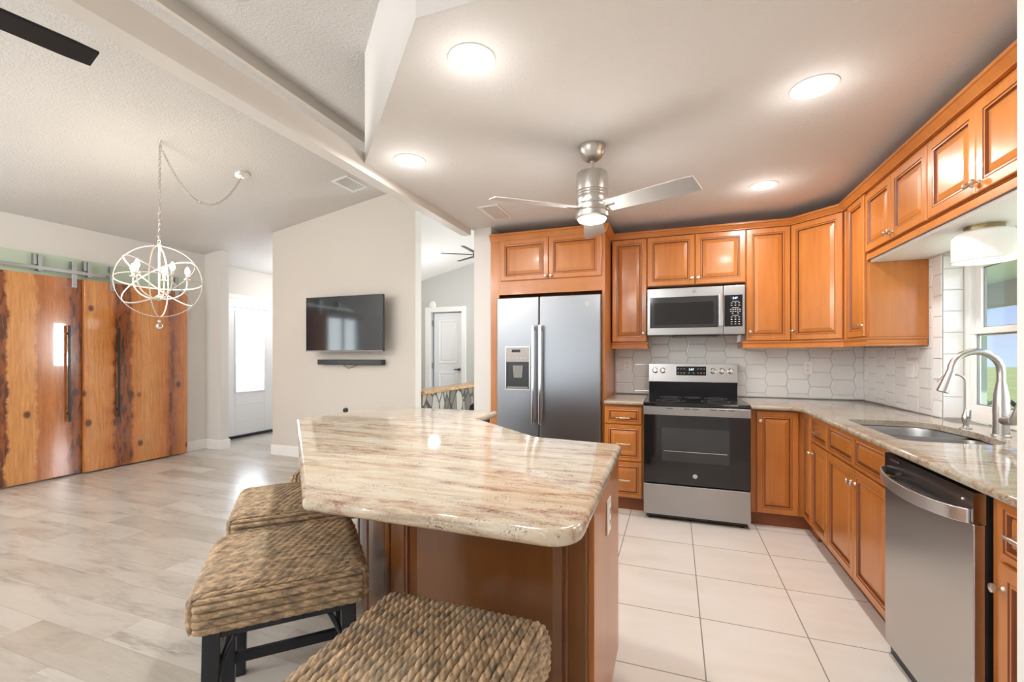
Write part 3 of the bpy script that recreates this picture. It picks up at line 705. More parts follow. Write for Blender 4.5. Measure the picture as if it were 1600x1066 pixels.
# faucet
t = thing('faucet', 'brushed nickel gooseneck pull-down faucet behind the sink', 'faucet', (1.42, 2.72, .915))
mb = MB(); mb.lathe([(.033, 0), (.033, .006), (.029, .010), (.028, .06), (.029, .13), (.026, .19), (.020, .23), (.0165, .25)]); obj('body', mb, M['nickelb'], t)
pts = [(0, 0, .245), (0, 0, .29)]
for k in range(13):
    a = math.pi * k / 12; pts.append((-.093 + .093 * math.cos(a), -.010 * k / 12, .30 + .093 * math.sin(a)))
mb = MB(); mb.tube(pts, .0155, 14); obj('neck', mb, M['nickelb'], t)
mb = MB(); a0 = Vector((-.186, -.010, .302)); dr = Vector((-.32, 0, -1)).normalized(); mb.lathe([(.0165, 0), (.018, .03), (.022, .085), (.024, .105), (.019, .108)], a0, dr, 18); obj('spray_head', mb, M['nickelb'], t)
mb = MB(); mb.tube([(0, -.01, .075), (.0, -.055, .078), (.0, -.075, .080)], [.021, .020, .018], 12); obj('valve', mb, M['nickelb'], t)
mb = MB(); mb.tube([(0, -.070, .07), (0.005, -.088, .11), (.012, -.100, .165), (.016, -.106, .205)], [.017, .014, .011, .008], 12); obj('lever', mb, M['nickelb'], t)
# filtered water spout
t = thing('water_dispenser', 'small nickel drinking-water tap standing next to the main faucet', 'faucet', (1.40, 2.945, .915))
mb = MB(); mb.lathe([(.026, 0), (.026, .003), (.012, .008), (.010, .02), (.018, .045), (.016, .065), (.008, .09), (.0065, .10)]); obj('body', mb, M['nickelb'], t)
pts = [(0, 0, .095), (0, 0, .24)] + [(-.055 + .055 * math.cos(R(a)), 0, .24 + .04 * math.sin(R(a))) for a in range(15, 166, 15)] + [(-.115, 0, .235)]
mb = MB(); mb.tube(pts, .0048, 8); obj('spout', mb, M['nickelb'], t)
mb = MB(); mb.cyl((0, 0, .06), (0, -.034, .06), .006, 10); mb.tube([(0, -.034, .055), (0, -.036, .085), (0, -.040, .10)], [.005, .004, .003], 8); obj('lever', mb, M['nickelb'], t)

# backsplash tiles
def clip(poly, x0, x1, y0, y1):
    def c(P, f, s):
        out = []
        for i in range(len(P)):
            a, b = P[i - 1], P[i]; fa, fb = f(a), f(b)
            if fa >= 0: 
                if i == 0 or True: pass
            if (fa >= 0) != (fb >= 0):
                t_ = fa / (fa - fb); out.append((a[0] + (b[0] - a[0]) * t_, a[1] + (b[1] - a[1]) * t_))
            if fb >= 0: out.append(b)
        return out
    for f in (lambda p: p[0] - x0, lambda p: x1 - p[0], lambda p: p[1] - y0, lambda p: y1 - p[1]):
        if len(poly) < 3: return []
        poly = c(poly, f, 0)
    return poly
def hextiles(mb, s0, s1, t0, t1, mp, flat=.146, sl=.019, h=.127, ph=0.0, hexa=True):
    """elongated hexagons; mp(s,t,d) gives the point raised by d"""
    g = .0018; col = flat + sl; i = 0
    mb.add([mp(s0, t0, 0), mp(s1, t0, 0), mp(s1, t1, 0), mp(s0, t1, 0)], [(0, 1, 2, 3)], 1)
    n0 = int(math.floor((s0 - ph) / col)) - 1
    k = n0
    while ph + k * col < s1 + .2:
        cx = ph + k * col; oy = (h / 2) * (k % 2); r = int((t0 - .3) / h)
        y = r * h + oy
        while y < t1 + h:
            P = [(cx - flat / 2, y - h / 2), (cx + flat / 2, y - h / 2), (cx + flat / 2 + sl, y), (cx + flat / 2, y + h / 2), (cx - flat / 2, y + h / 2), (cx - flat / 2 - sl, y)]
            P = offset(P, g); P = clip(P, s0, s1, t0, t1)
            P2 = []
            for p in P:
                if not P2 or math.hypot(p[0] - P2[-1][0], p[1] - P2[-1][1]) > .002: P2.append(p)
            if len(P2) > 2 and math.hypot(P2[0][0] - P2[-1][0], P2[0][1] - P2[-1][1]) < .002: P2.pop()
            if len(P2) > 2:
                A = sum(P2[j - 1][0] * P2[j][1] - P2[j][0] * P2[j - 1][1] for j in range(len(P2))) / 2
                xs = [p[0] for p in P2]; ys = [p[1] for p in P2]
                if A > 2e-4 and min(max(xs) - min(xs), max(ys) - min(ys)) > .012:
                    I = offset(P2, .0065); jit = random.uniform(-.0006, .0006); jit2 = random.uniform(-.0006, .0006)
                    rr = [[mp(a, b, 0.0002) for a, b in P2], [mp(a, b, .0035) for a, b in P2], [mp(a, b, .0055 + jit * (1 if a > cx else -1) + jit2 * (1 if b > y else -1)) for a, b in I]]
                    mb.rings(rr, 0, False, True)
            y += h
        k += 1
mb = MB(); hextiles(mb, -.555, 1.499, .917, 1.50, lambda s, t, d: (s, 4.5555 - d, t), ph=1.02)
tag(obj('backsplash', mb, [M['hex'], M['grout']], smooth=False), 'white elongated-hexagon tile backsplash behind the range', 'backsplash')
mb = MB(); hextiles(mb, WY1, 3.530, .917, 1.893, lambda s, t, d: (XW - .0045 - d, s, t), ph=3.9); hextiles(mb, 3.530, 4.549, .917, 1.350, lambda s, t, d: (XW - .0045 - d, s, t), ph=3.9)
hextiles(mb, WY0, WY1, WZ1, 1.893, lambda s, t, d: (XW - .0045 - d, s, t), ph=3.9) if False else None
tag(obj('backsplash', mb, [M['hex'], M['grout']], smooth=False), 'white tile backsplash on the sink wall up to the window recess', 'backsplash')
mb = MB()
k = 0; z = .917
while z < WZ1 - .01:
    z1 = min(z + .127, WZ1 - .002); rr = []
    for ins, d in ((.002, .0002), (.002, .004), (.005, .006)):
        rr.append([(XW - .004 + ins, WY1 - d, z + ins), (1.598 - ins, WY1 - d, z + ins), (1.598 - ins, WY1 - d, z1 - ins), (XW - .004 + ins, WY1 - d, z1 - ins)])
    mb.rings(rr, 0, False, True); z += .127
tag(obj('recess_tile', mb, M['hex'], smooth=False), 'column of white glossy tiles lining the window recess', 'tile')

# outlets
def outlet(label, loc, rotz, kind='outlet', w=.072, h=.115):
    t = thing('wall_outlet' if kind == 'outlet' else 'light_switch', label, 'outlet' if kind == 'outlet' else 'switch', loc, rotz)
    mb = MB(); mb.box(-w / 2, w / 2, -.006, 0, -h / 2, h / 2); obj('cover_plate', mb, M['whitep'], t, .002)
    if kind == 'outlet':
        mb = MB()
        for s in (-1, 1):
            mb.box(-.016, .016, -.008, -.006, s * .02 - .014, s * .02 + .014)
            for x in (-.006, .006): mb.box(x - .0012, x + .0012, -.0086, -.008, s * .02 - .004, s * .02 + .006, 1)
            mb.box(-.002, .002, -.0086, -.008, s * .02 - .011, s * .02 - .007, 1)
        obj('receptacle', mb, [M['whitep'], M['dark']], t)
    else:
        mb = MB()
        for x in ((-.022, .022) if w > .1 else (0,)): mb.box(x - .014, x + .014, -.010, -.006, -.032, .032)
        obj('rocker', mb, M['whitep'], t, .002)
    return t
outlet('white wall outlet on the hexagon tiles beside the fridge surround', (-.437, 4.549, 1.192), 0)
outlet('white wall outlet on the hexagon tiles past the range', (1.092, 4.549, 1.182), 0)
outlet('white double light switch on the sink wall tiles', (1.494, 3.745, 1.197), RS, 'switch', .115, .115)

# ================================================================ appliances
# refrigerator
t = thing('refrigerator', 'stainless steel side-by-side refrigerator with a water dispenser', 'refrigerator', (-1.528, 3.80, 0))
wF = .944
mb = MB(); mb.box(.004, wF - .004, .085, .70, .02, 1.80); mb.box(.03, wF - .03, .03, .085, .02, .08); obj('body', mb, M['grey'], t, .004)
mb = MB(); mb.box(0, .400, 0, .075, .09, 1.812); dl = obj('freezer_door', mb, M['fridge_steel'], t, .010, 3)
mb = MB(); mb.box(.406, wF, 0, .075, .09, 1.812); dr = obj('fridge_door', mb, M['fridge_steel'], t, .010, 3)
for dd, x in ((dl, .362), (dr, .426)):
    mb = MB(); mb.box(x - .013, x + .013, -.062, -.044, .69, 1.558); mb.box(x - .010, x + .010, -.05, 0, .70, .735); mb.box(x - .010, x + .010, -.05, 0, 1.51, 1.545)
    obj('handle', mb, M['chrome'], dd, .006, 3)
mb = MB(); x0, x1, z0, z1 = .085, .322, .978, 1.372
mb.box(x0, x0 + .010, -.008, 0, z0, z1); mb.box(x1 - .010, x1, -.008, 0, z0, z1); mb.box(x0 + .01, x1 - .01, -.008, 0, z0, z0 + .012); mb.box(x0 + .01, x1 - .01, -.010, 0, z1 - .012, z1)
dsp = obj('dispenser', mb, M['nickelb'], dl, .002)
mb = MB(); mb.box(x0 + .01, x1 - .01, -.009, 0, 1.232, z1 - .012); mb.box(x0 + .065, x0 + .145, -.0098, -.009, 1.318, 1.342, 1)
for k in range(5): mb.box(x0 + .035 + k * .038, x0 + .043 + k * .038, -.0098, -.009, 1.262, 1.270, 2)
obj('control_panel', mb, [mat('taupe_metal', (.30, .27, .25), .35, .6), M['blackgloss'], M['print']], dl)
mb = MB(); mb.box(x0 + .01, x1 - .01, -.003, -.001, z0 + .012, 1.232); mb.box(x0 + .01, x0 + .02, -.006, -.003, z0 + .012, 1.232)
obj('recess', mb, M['black'], dl)
mb = MB(); mb.rings([[(x0 + .075, -.012, 1.20), (x1 - .065, -.012, 1.20), (x1 - .065, -.003, 1.20), (x0 + .075, -.003, 1.20)], [(x0 + .085, -.010, 1.09), (x1 - .075, -.010, 1.09), (x1 - .075, -.003, 1.09), (x0 + .085, -.003, 1.09)]]); mb.box(x0 + .02, x1 - .02, -.014, -.003, z0 + .014, z0 + .032)
obj('paddle', mb, M['grey'], dl)
mb = MB(); mb.lathe([(.020, 0), (.020, .002)], (.832, -.0005, 1.728), (0, -1, 0), 24)
lg = obj('emblem', mb, M['chrome'], dr); mb = MB(); put_text(mb, 'GE', .022, .832, -.0030, 1.728); obj('emblem_letters', mb, M['grey'], dr)

# range
t = thing('range', 'stainless electric range with black glass door and cooktop', 'stove', (-.230, 3.69, 0))
wR = .758
mb = MB(); mb.box(.004, wR - .004, .045, .72, .03, .895); obj('body', mb, M['black'], t, .002)
mb = MB(); mb.box(-.002, wR + .002, .004, .72, .895, .914); mb.rings([[(-.002, .004, .914), (wR + .002, .004, .914), (wR + .002, .72, .914), (-.002, .72, .914)], [(.006, .012, .921), (wR - .006, .012, .921), (wR - .006, .715, .921), (.006, .715, .921)]])
ct = obj('cooktop', mb, M['glassblack'], t, .002)
for (cx, cy, r) in ((.20, .20, .11), (.56, .20, .13), (.20, .50, .09), (.56, .50, .09), (.38, .53, .07)):
    mb = MB()
    for rr in (r, r * .62): mb.lathe([(rr, .0), (rr, .0004), (rr - .002, .0004), (rr - .002, 0)], (cx, cy, .921), seg=40, cap0=False, cap1=False)
    obj('burner_ring', mb, M['grey'], ct)
mb = MB(); mb.box(.002, wR - .002, .0, .04, .292, .892); od = obj('oven_door', mb, M['glassblack'], t, .004)
mb = MB(); mb.box(0, wR, -.004, .036, .826, .890); hb = obj('door_handle', mb, M['steel'], od, .003)
mb = MB()
for k in range(9):
    if k in (0, 2, 5): continue
    mb = MB(); mb.box(.11 + k * .062, .155 + k * .062, -.0046, -.0035, .875, .880); obj('vent_slot', mb, M['dark'], od)
mb = MB(); mb.box(.135, .615, -.0008, .002, .468, .728); obj('window', mb, M['ovenwin'], od)
mb = MB(); mb.box(.15, .60, -.0014, -.0009, .545, .549); obj('rack_line', mb, M['nickel'], od)
mb = MB(); mb.lathe([(.0165, 0), (.0165, .0015)], (.377, 0, .365), (0, -1, 0), 24); obj('emblem', mb, M['chrome'], od)
mb = MB(); put_text(mb, 'GE', .017, .377, -.0022, .365); obj('emblem_letters', mb, M['grey'], od)
mb = MB(); mb.box(0, wR, 0, .04, .045, .282); obj('drawer', mb, M['steel'], t, .004)
mb = MB(); mb.box(.02, wR - .02, .03, .05, .02, .044); obj('base_rail', mb, M['black'], t)
for x in (.05, wR - .05):
    for y in (.06, .65): mb = MB(); mb.cyl((x, y, 0), (x, y, .0195), .014, 10); obj('foot', mb, M['black'], t)
bgd = MB(); y0 = .742
bgd.rings([[(0, y0 - .012, 1.045), (wR + .032 - .0, y0 - .012, 1.045), (wR + .032, y0 + .10, 1.045), (0, y0 + .10, 1.045)], [(0, y0 + .012, 1.212), (wR + .032, y0 + .012, 1.212), (wR + .032, y0 + .10, 1.212), (0, y0 + .10, 1.212)]])
for i, v_ in enumerate(bgd.v): bgd.v[i] = (v_[0] * wR / (wR + .032), v_[1], v_[2])
bg_ = obj('backguard', bgd, M['steel'], t, .003)
mb = MB(); mb.box(.004, wR - .004, .724, .80, .915, 1.045); obj('riser', mb, M['blackgloss'], t, .004)
def slope(z): return y0 - .012 + (z - 1.045) / .167 * .024
def onface(mb, x0, x1, z0, z1, d, mat=0):
    mb.add([(x0, slope(z0) - d, z0), (x1, slope(z0) - d, z0), (x1, slope(z1) - d, z1), (x0, slope(z1) - d, z1)], [(0, 1, 2, 3)], mat)
mb = MB(); onface(mb, .245, .500, 1.106, 1.188, .0015); ds_ = mb
mb = ds_
for r_, z in ((0, 1.166), (1, 1.128)):
    for x in (.262, .288, .314, .432, .458, .484): onface(mb, x - .007, x + .007, z - .002, z + .002, .0022, 1)
onface(mb, .35, .362, 1.125, 1.131, .0022, 1); onface(mb, .388, .40, 1.125, 1.131, .0022, 1)
dp = obj('display', mb, [M['blackgloss'], M['print']], t)
mb = MB(); put_text(mb, '2:07', .026, .375, slope(1.16) - .003, 1.160); obj('digits', mb, M['led'], dp)
for x in (.058, .126, .556, .630, .703):
    mb = MB(); a = Vector((0, -1, .14)).normalized(); mb.lathe([(.026, 0), (.026, .004), (.021, .006), (.019, .026), (.016, .030)], (x, slope(1.148), 1.148), a, 20)
    mb.obox(Vector((x, slope(1.148), 1.148)) + a * .034, (.004, 0, 0), a * .006, (0, .002, .017)); obj('knob', mb, M['chrome'], t)

# microwave
t = thing('microwave', 'stainless over-the-range microwave mounted under the two-door cabinet', 'microwave', (-.226, 4.12, 0))
wM = .772; z0, z1 = 1.466, 1.872
mb = MB(); mb.box(.004, wM - .004, .03, .42, z0 + .004, z1 - .002); mb.box(.20, .58, .02, .30, z0 - .010, z0 + .004); obj('body', mb, M['black'], t, .003)
mb = MB(); mb.box(0, .608, 0, .03, z0, z1); md = obj('door', mb, M['steel'], t, .004)
mb = MB(); mb.box(.612, wM, 0, .03, z0, z1); cp = obj('control_panel', mb, M['steel'], t, .004)
mb = MB(); mb.box(.022, .570, -.0015, .002, 1.527, 1.795); obj('window', mb, M['ovenwin'], md, .004)
mb = MB(); mb.box(.060, .535, -.0021, -.0016, 1.555, 1.745); obj('mesh_screen', mb, M['glassblack'], md)
mb = MB(); mb.box(.574, .604, -.040, -.026, 1.535, 1.80); mb.box(.580, .598, -.03, 0, 1.545, 1.57); mb.box(.580, .598, -.03, 0, 1.765, 1.79); obj('handle', mb, M['chrome'], md, .005, 3)
mb = MB(); mb.box(.617, .752, -.002, .002, 1.530, 1.792); kpm = mb
mb = MB(); mb.box(.660, .725, -.0026, -.002, 1.752, 1.780); obj('display', mb, mat('display_blue', (.01, .02, .05), .1), cp)
mb = MB(); put_text(mb, '2:07', .022, .697, -.003, 1.766); obj('digits', mb, M['led'], cp)
mb = kpm; rnd = random.Random(5)
for z, n in ((1.725, 3), (1.706, 3), (1.672, 5), (1.656, 5), (1.640, 2), (1.608, 3), (1.589, 3), (1.570, 3), (1.551, 3)):
    for k in range(n):
        x = .657 + (k + .5) * .085 / n; mb.box(x - .006, x + .006, -.0026, -.002, z - .0025, z + .0025, 1)
for z in (1.738, 1.686, 1.622): mb.box(.675, .725, -.0026, -.002, z - .0015, z + .0015, 1)
obj('keypad', mb, [M['blackgloss'], M['print']], cp)
mb = MB(); mb.lathe([(.016, 0), (.016, .0015)], (.385, 0, 1.836), (0, -1, 0), 24); obj('emblem', mb, M['chrome'], md)
mb = MB(); put_text(mb, 'GE', .017, .385, -.0022, 1.836); obj('emblem_letters', mb, M['grey'], md)

# dishwasher (built facing -Y, turned to face -X)
t = thing('dishwasher', 'stainless dishwasher with a curved towel-bar handle under the granite', 'dishwasher', (.862, 2.393, 0), RS)
wD = .620
mb = MB(); mb.box(.006, wD - .006, .03, .60, .02, .868); obj('body', mb, M['black'], t, .002)
M['steel_refl'] = mat('stainless_dark_reflection', (.36, .355, .36), .22, 1)  # steel darkened: the dark reflection in the top band is put into its colour
mb = MB(); mb.box(.002, wD - .002, 0, .03, .055, .770); door_ = obj('door', mb, mat('dishwasher_steel', (.56, .555, .55), .28, 1), t, .004)
# upper band with scooped pocket
mb = MB(); n = 24
mb.box(.002, wD - .002, .02, .03, .771, .868)
mb.box(.002, wD - .002, .0, .02, .838, .868)
for k in range(n):
    xa = .002 + (wD - .004) * k / n; xb = .002 + (wD - .004) * (k + 1) / n
    for a_, b_ in ((xa, xb),):
        ua = max(0, 1 - ((a_ - .31) / .285) ** 2); ub = max(0, 1 - ((b_ - .31) / .285) ** 2)
        za, zb = .775 + .055 * ua ** .8, .775 + .055 * ub ** .8
        mb.rings([[(a_, 0, za), (a_, .02, za), (a_, .02, .838), (a_, 0, .838)], [(b_, 0, zb), (b_, .02, zb), (b_, .02, .838), (b_, 0, .838)]], 0, k == 0, k == n - 1)
obj('control_strip', mb, M['steel_refl'], t)
mb = MB(); rs = []
for k in range(25):
    u = k / 24; x = .012 + u * (wD - .03); bow = .062 * (math.sin(math.pi * u)) ** .5; zz = .792 - .010 * math.sin(math.pi * u)
    rs.append([(x, -bow, zz - .023), (x, -bow - .007, zz - .023), (x, -bow - .007, zz + .021), (x, -bow, zz + .021)])
mb.rings(rs); obj('handle', mb, mat('light_satin_steel', (.74, .73, .72), .34, 1), door_, .002)
mb = MB(); mb.box(.05, .13, -.0008, .001, .846, .852); obj('nameplate', mb, M['nickel'], door_)
mb = MB(); mb.sphere((.565, -.0005, .835), .004, 10); obj('indicator_light', mb, M['whitep'], door_)
mb = MB(); mb.box(.004, wD - .004, .02, .04, .0, .054); obj('toe_panel', mb, M['black'], t)

# ================================================================ island
t = thing('island', 'angled maple kitchen island base below the big granite top', 'island')
body = [(-.23, 1.27), (-.23, 1.86), (-.56, 1.92), (-1.04, 2.36), (-1.10, 2.70), (-1.75, 2.70), (-2.02, 2.40), (-.88, 1.27)]
body = [(-.88, 1.27), (-.23, 1.27), (-.23, 1.855), (-.60, 1.905), (-1.10, 2.37), (-1.135, 2.71), (-1.52, 2.71), (-1.52, 1.905)]
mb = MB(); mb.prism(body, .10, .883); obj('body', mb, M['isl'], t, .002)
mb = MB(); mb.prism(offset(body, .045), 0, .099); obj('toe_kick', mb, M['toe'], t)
im = [M['isl'], M['glaze']]
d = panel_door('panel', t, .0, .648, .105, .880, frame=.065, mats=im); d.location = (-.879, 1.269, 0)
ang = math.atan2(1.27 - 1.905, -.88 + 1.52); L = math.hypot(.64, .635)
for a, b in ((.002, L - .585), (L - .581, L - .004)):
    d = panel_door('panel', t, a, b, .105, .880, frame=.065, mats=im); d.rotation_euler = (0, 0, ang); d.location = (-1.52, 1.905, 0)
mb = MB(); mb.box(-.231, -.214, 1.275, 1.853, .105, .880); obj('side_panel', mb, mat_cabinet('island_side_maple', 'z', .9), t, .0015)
top = roundpoly([(-.905, .905), (-.185, .905), (-.205, 1.905), (-.587, 1.95), (-1.085, 2.395), (-1.10, 2.755), (-1.96, 2.745), (-2.065, 2.02)], [.03, .075, .045, .10, .02, .03, .05, .03], 7)
mb = MB(); slab(mb, top, .884, .922, .016)
tag(weld(obj('countertop', mb, M['granite'])), 'cream granite island top with brown streaks and an angled outline', 'countertop')
outlet('white outlet on the maple side of the island', (-.2135, 1.545, .745), R(90))

# ================================================================ stools
def rope_seat(a=.228, h=.105, row=.0196):
    r = .034; inner = a - r; mb = MB()
    nrow = round(2 * a / row); row = 2 * a / nrow; seg = .026
    def place(p, dome=True):
        q = Vector((max(-inner, min(inner, p[0])), max(-inner, min(inner, p[1])), max(r * .6, min(h - r, p[2]))))
        n = Vector(p) - q
        if n.length < 1e-6: n = Vector((0, 0, 1))
        n.normalize(); return q + n * r, n
    def rope(s, q):
        f = (s / row) % 1.0; k = math.floor(s / row); prof = math.sqrt(max(0, 1 - (2 * f - 1) ** 2))
        ph = (q / seg + f * 1.1 + (k * .37) % 1.0) % 1.0
        st = math.sqrt(max(0, 1 - (2 * ph - 1) ** 2))
        return .0115 * prof * (.30 + .70 * st)
    def finish(p, n, d):
        p = p + n * d; x, y, z = p
        u = z / h
        z += .012 * (1 - (x / a) ** 2) * (1 - (y / a) ** 2) * u       # crown
        z += .020 * (1 - u) * max(0, 1 - (x / a) ** 2) * (1 if abs(y) > a * .6 else .5)   # arched lower edge
        return (x, y, z)
    def grid(nu, nv, f):
        V = []; F = []
        for i in range(nu + 1):
            for j in range(nv + 1): V.append(f(i / nu, j / nv))
        for i in range(nu):
            for j in range(nv): F.append((i * (nv + 1) + j, (i + 1) * (nv + 1) + j, (i + 1) * (nv + 1) + j + 1, i * (nv + 1) + j + 1))
        mb.add(V, F)
    NX = nrow * 8; NY = 170
    def ftop(u, v):
        x = -a + 2 * a * u; y = -a + 2 * a * v; p, n = place((x, y, h)); return finish(p, n, rope(u * 2 * a, v * 2 * a))
    grid(NX, NY, ftop)
    nz = 5; NZ = 40
    for sgn in (-1, 1):
        def fy(u, v):
            x = -a + 2 * a * u; z = h * v; p, n = place((x, sgn * a, z)); q = (0 if sgn < 0 else 2 * a) + (-(h - z) if sgn < 0 else (h - z)); return finish(p, n, rope(u * 2 * a, q))
        grid(NX, 36, fy)
        def fx(u, v):
            y = -a + 2 * a * u; z = h * v; p, n = place((sgn * a, y, z)); rr = h / nz; f = (z / rr) % 1.0; k = math.floor(z / rr + 1e-6)
            prof = math.sqrt(max(0, 1 - (2 * f - 1) ** 2)); ph = ((y + a) / .029 + f * 1.2 + k * .41) % 1.0; st = math.sqrt(max(0, 1 - (2 * ph - 1) ** 2))
            taper = min(1, (a - abs(y)) / .01); return finish(p, n, .0105 * prof * (.30 + .70 * st) * taper)
        grid(150, NZ, fx)
    mb.add([(-inner, -inner, .004), (inner, -inner, .004), (inner, inner, .004), (-inner, inner, .004)], [(0, 3, 2, 1)])
    return mb
seat_z = .535
def make_stool(label, loc, rotz):
    t = thing('counter_stool', label, 'stool', loc, rotz, None)
    mb = rope_seat(); mb.xf(Matrix.Translation((0, 0, seat_z)))
    s = obj('seat', mb, M['grass'], t, angle=80)
    mb = MB(); mb.box(-.19, .19, -.19, .19, .50, .548); obj('seat_frame', mb, M['navy'], t, .003)
    for sx in (-1, 1):
        for sy in (-1, 1):
            mb = MB(); a = .178; b = .190
            mb.rings([[(sx * b + i * .019, sy * b + j * .019, 0) for i, j in ((-1, -1), (1, -1), (1, 1), (-1, 1))], [(sx * a + i * .022, sy * a + j * .022, .542) for i, j in ((-1, -1), (1, -1), (1, 1), (-1, 1))]])
            obj('leg', mb, M['navy'], t, .002)
    for k, z in enumerate((.40, .40, .22, .22)):
        mb = MB(); c = .183; s = (-1) ** k
        if k < 2: mb.box(-c, c, s * c - .011, s * c + .011, z - .017, z + .017)
        else: mb.box(s * c - .011, s * c + .011, -c, c, z - .017, z + .017)
        obj('stretcher', mb, M['navy'], t, .002)
    for sx in (-1, 1):
        for sy in (-1, 1):
            mb = MB(); mb.tube([(sx * .168, sy * .183, .36), (sx * .158, sy * .183, .43), (sx * .125, sy * .183, .50)], .008, 8); mb.tube([(sx * .183, sy * .168, .36), (sx * .183, sy * .158, .43), (sx * .183, sy * .125, .50)], .008, 8)
            obj('brace', mb, M['navy'], t)
    return t
st0 = make_stool('woven seagrass counter stool nearest the camera, tucked under the straight island end', (-.512, .828, 0), 0)
for lab, x, y, az in (('woven seagrass counter stool at the angled island edge, in front of two others', -1.215, 1.145, -45),
                  ('woven seagrass counter stool half hidden behind another at the angled island edge', -1.655, 1.60, -45),
                  ('woven seagrass counter stool farthest along, almost fully hidden by the island top', -1.86, 2.15, 33)):
    s = copy_tree(st0); s.location = (x, y, 0); s.rotation_euler = (0, 0, R(az)); s['label'] = lab

# ================================================================ lights and fans
def point(name, loc, power, r=.03, col=(1, .93, .82)):
    l = bpy.data.lights.new(name, 'POINT'); l.energy = power; l.shadow_soft_size = r; l.color = col
    o = bpy.data.objects.new(name, l); COL.objects.link(o); o.location = loc; return o
def downlight(x, y, z, label, power=11):
    t = thing('recessed_light', label, 'ceiling light', (x, y, z), 0, None)
    mb = MB(); mb.lathe([(.097, 0), (.097, -.004), (.088, -.008), (.070, -.006), (.066, 0)], seg=36, cap0=False, cap1=False); obj('trim_ring', mb, M['white'], t)
    mb = MB(); mb.lathe([(.066, -.004), (.064, -.005)], seg=36, cap0=False); obj('lens', mb, M['lens'], t)
    l = bpy.data.lights.new('downlight', 'AREA'); l.shape = 'DISK'; l.size = .13; l.energy = power; l.color = (1, .975, .945)
    o = bpy.data.objects.new('downlight', l); COL.objects.link(o); o.location = (x, y, z - .02)
    point('added_halo_light', (x, y, z - .14), 1.1, .05, (1, .98, .95)); return t  # extra point below the lens, added for a halo on the ceiling
downlight(-.778, 1.662, KZ, 'lit round recessed light above the island, the largest one in view')
downlight(-1.546, 2.398, KZ, 'lit round recessed light next to the ceiling beam')
downlight(.591, 2.362, KZ, 'lit round recessed light nearest the cabinets over the window')
downlight(.595, 3.61, KZ, 'lit round recessed light nearest the range')
for x, y in ((-5.0, -.6), (-3.6, -.6), (-5.0, -2.6), (-3.6, -2.6), (-.6, -.6), (-.6, -2.4), (-5.65, 5.7), (-3.6, 6.3)):  # unseen point lamps without fixtures, added to brighten living area, entry and back room
    z = (vz(x) if x < RX else vz2(x)) if y < 5 else 2.5
    l = bpy.data.lights.new('unseen_fill_light', 'POINT'); l.shadow_soft_size = .08; l.energy = (58 if x < -2 else 12) if y < 5 else 16; l.color = (1, .975, .95)
    o = bpy.data.objects.new('unseen_fill_light', l); COL.objects.link(o); o.location = (x, y, z - .40)

def blade_mesh(r0, r1, w0, w1, th, pitch):
    mb = MB(); rs = []
    for k in range(9):
        u = k / 8; r = r0 + (r1 - r0) * u; w = (w0 + (w1 - w0) * u) * (1 if k < 8 else .90)
        c, s_ = math.cos(pitch), math.sin(pitch)
        rs.append([(r, a * w / 2 * c - b * th * s_, a * w / 2 * s_ + b * th * c) for a, b in ((-1, -.5), (1, -.5), (1, .5), (-1, .5))])
    mb.rings(rs); return mb
# kitchen fan
t = thing('ceiling_fan', 'brushed nickel three-blade ceiling fan with a lit lens in the kitchen', 'ceiling fan', (-.450, 2.60, KZ))
mb = MB(); mb.lathe([(.078, 0), (.078, -.008), (.074, -.03), (.058, -.062), (.034, -.082), (.020, -.086)], seg=32); obj('canopy', mb, M['nickelb'], t)
mb = MB(); mb.cyl((0, 0, -.08), (0, 0, -.15), .011, 14); mb.lathe([(.024, -.13), (.030, -.14), (.030, -.158)], seg=20); obj('downrod', mb, M['nickelb'], t)
mb = MB(); mb.lathe([(.03, -.155), (.088, -.158), (.092, -.165), (.092, -.262), (.090, -.264), (.092, -.267), (.092, -.277), (.090, -.279), (.092, -.282), (.092, -.292), (.090, -.294), (.092, -.297), (.092, -.335), (.088, -.342), (.094, -.348), (.094, -.375), (.090, -.380), (.094, -.385), (.094, -.412), (.086, -.420)], seg=40); obj('motor_housing', mb, M['nickelb'], t)
mb = MB(); mb.lathe([(.084, -.418), (.076, -.432), (.05, -.440), (.0, -.443)], seg=32); obj('light_lens', mb, M['fanlens'], t)
for a in (-22, 98, 218):
    mb = blade_mesh(.10, .60, .115, .145, .006, R(-13)); mb.xf(Matrix.Rotation(R(a), 4, 'Z') @ Matrix.Translation((0, 0, -.362)))
    b_ = obj('blade', mb, mat('silver_blade', (.50, .49, .47), .4, .35) if a == -22 else bpy.data.materials['silver_blade'], t, .001)
    mb = MB(); mb.box(.075, .15, -.022, .022, -.366, -.358); mb.xf(Matrix.Rotation(R(a), 4, 'Z')); obj('blade_bracket', mb, M['nickelb'], b_)
point('fan_light', (-.450, 2.60, KZ - .54), 9, .12, (1, .975, .94))
# living room fan: only one blade reaches the frame
t = thing('ceiling_fan', 'black ceiling fan of which only a blade shows above the living area', 'ceiling fan', (-2.66, .527, 3.20))
zz = -.55
mb = MB(); mb.lathe([(.07, .0), (.07, -.02), (.05, -.06), (.015, -.07)]); obj('canopy', mb, M['black'], t)
mb = MB(); mb.cyl((0, 0, -.06), (0, 0, -.46), .012, 12); obj('downrod', mb, M['black'], t)
mb = MB(); mb.lathe([(.02, -.45), (.10, -.47), (.11, -.52), (.11, -.58), (.06, -.62)], seg=28); obj('motor_housing', mb, M['black'], t)
a0 = 78
for k in range(3):
    mb = blade_mesh(.09, .77, .12, .135, .012, R(-8)); mb.xf(Matrix.Rotation(R(a0 + 120 * k), 4, 'Z') @ Matrix.Translation((0, 0, zz))); obj('blade', mb, M['blackgloss'], t, .004)
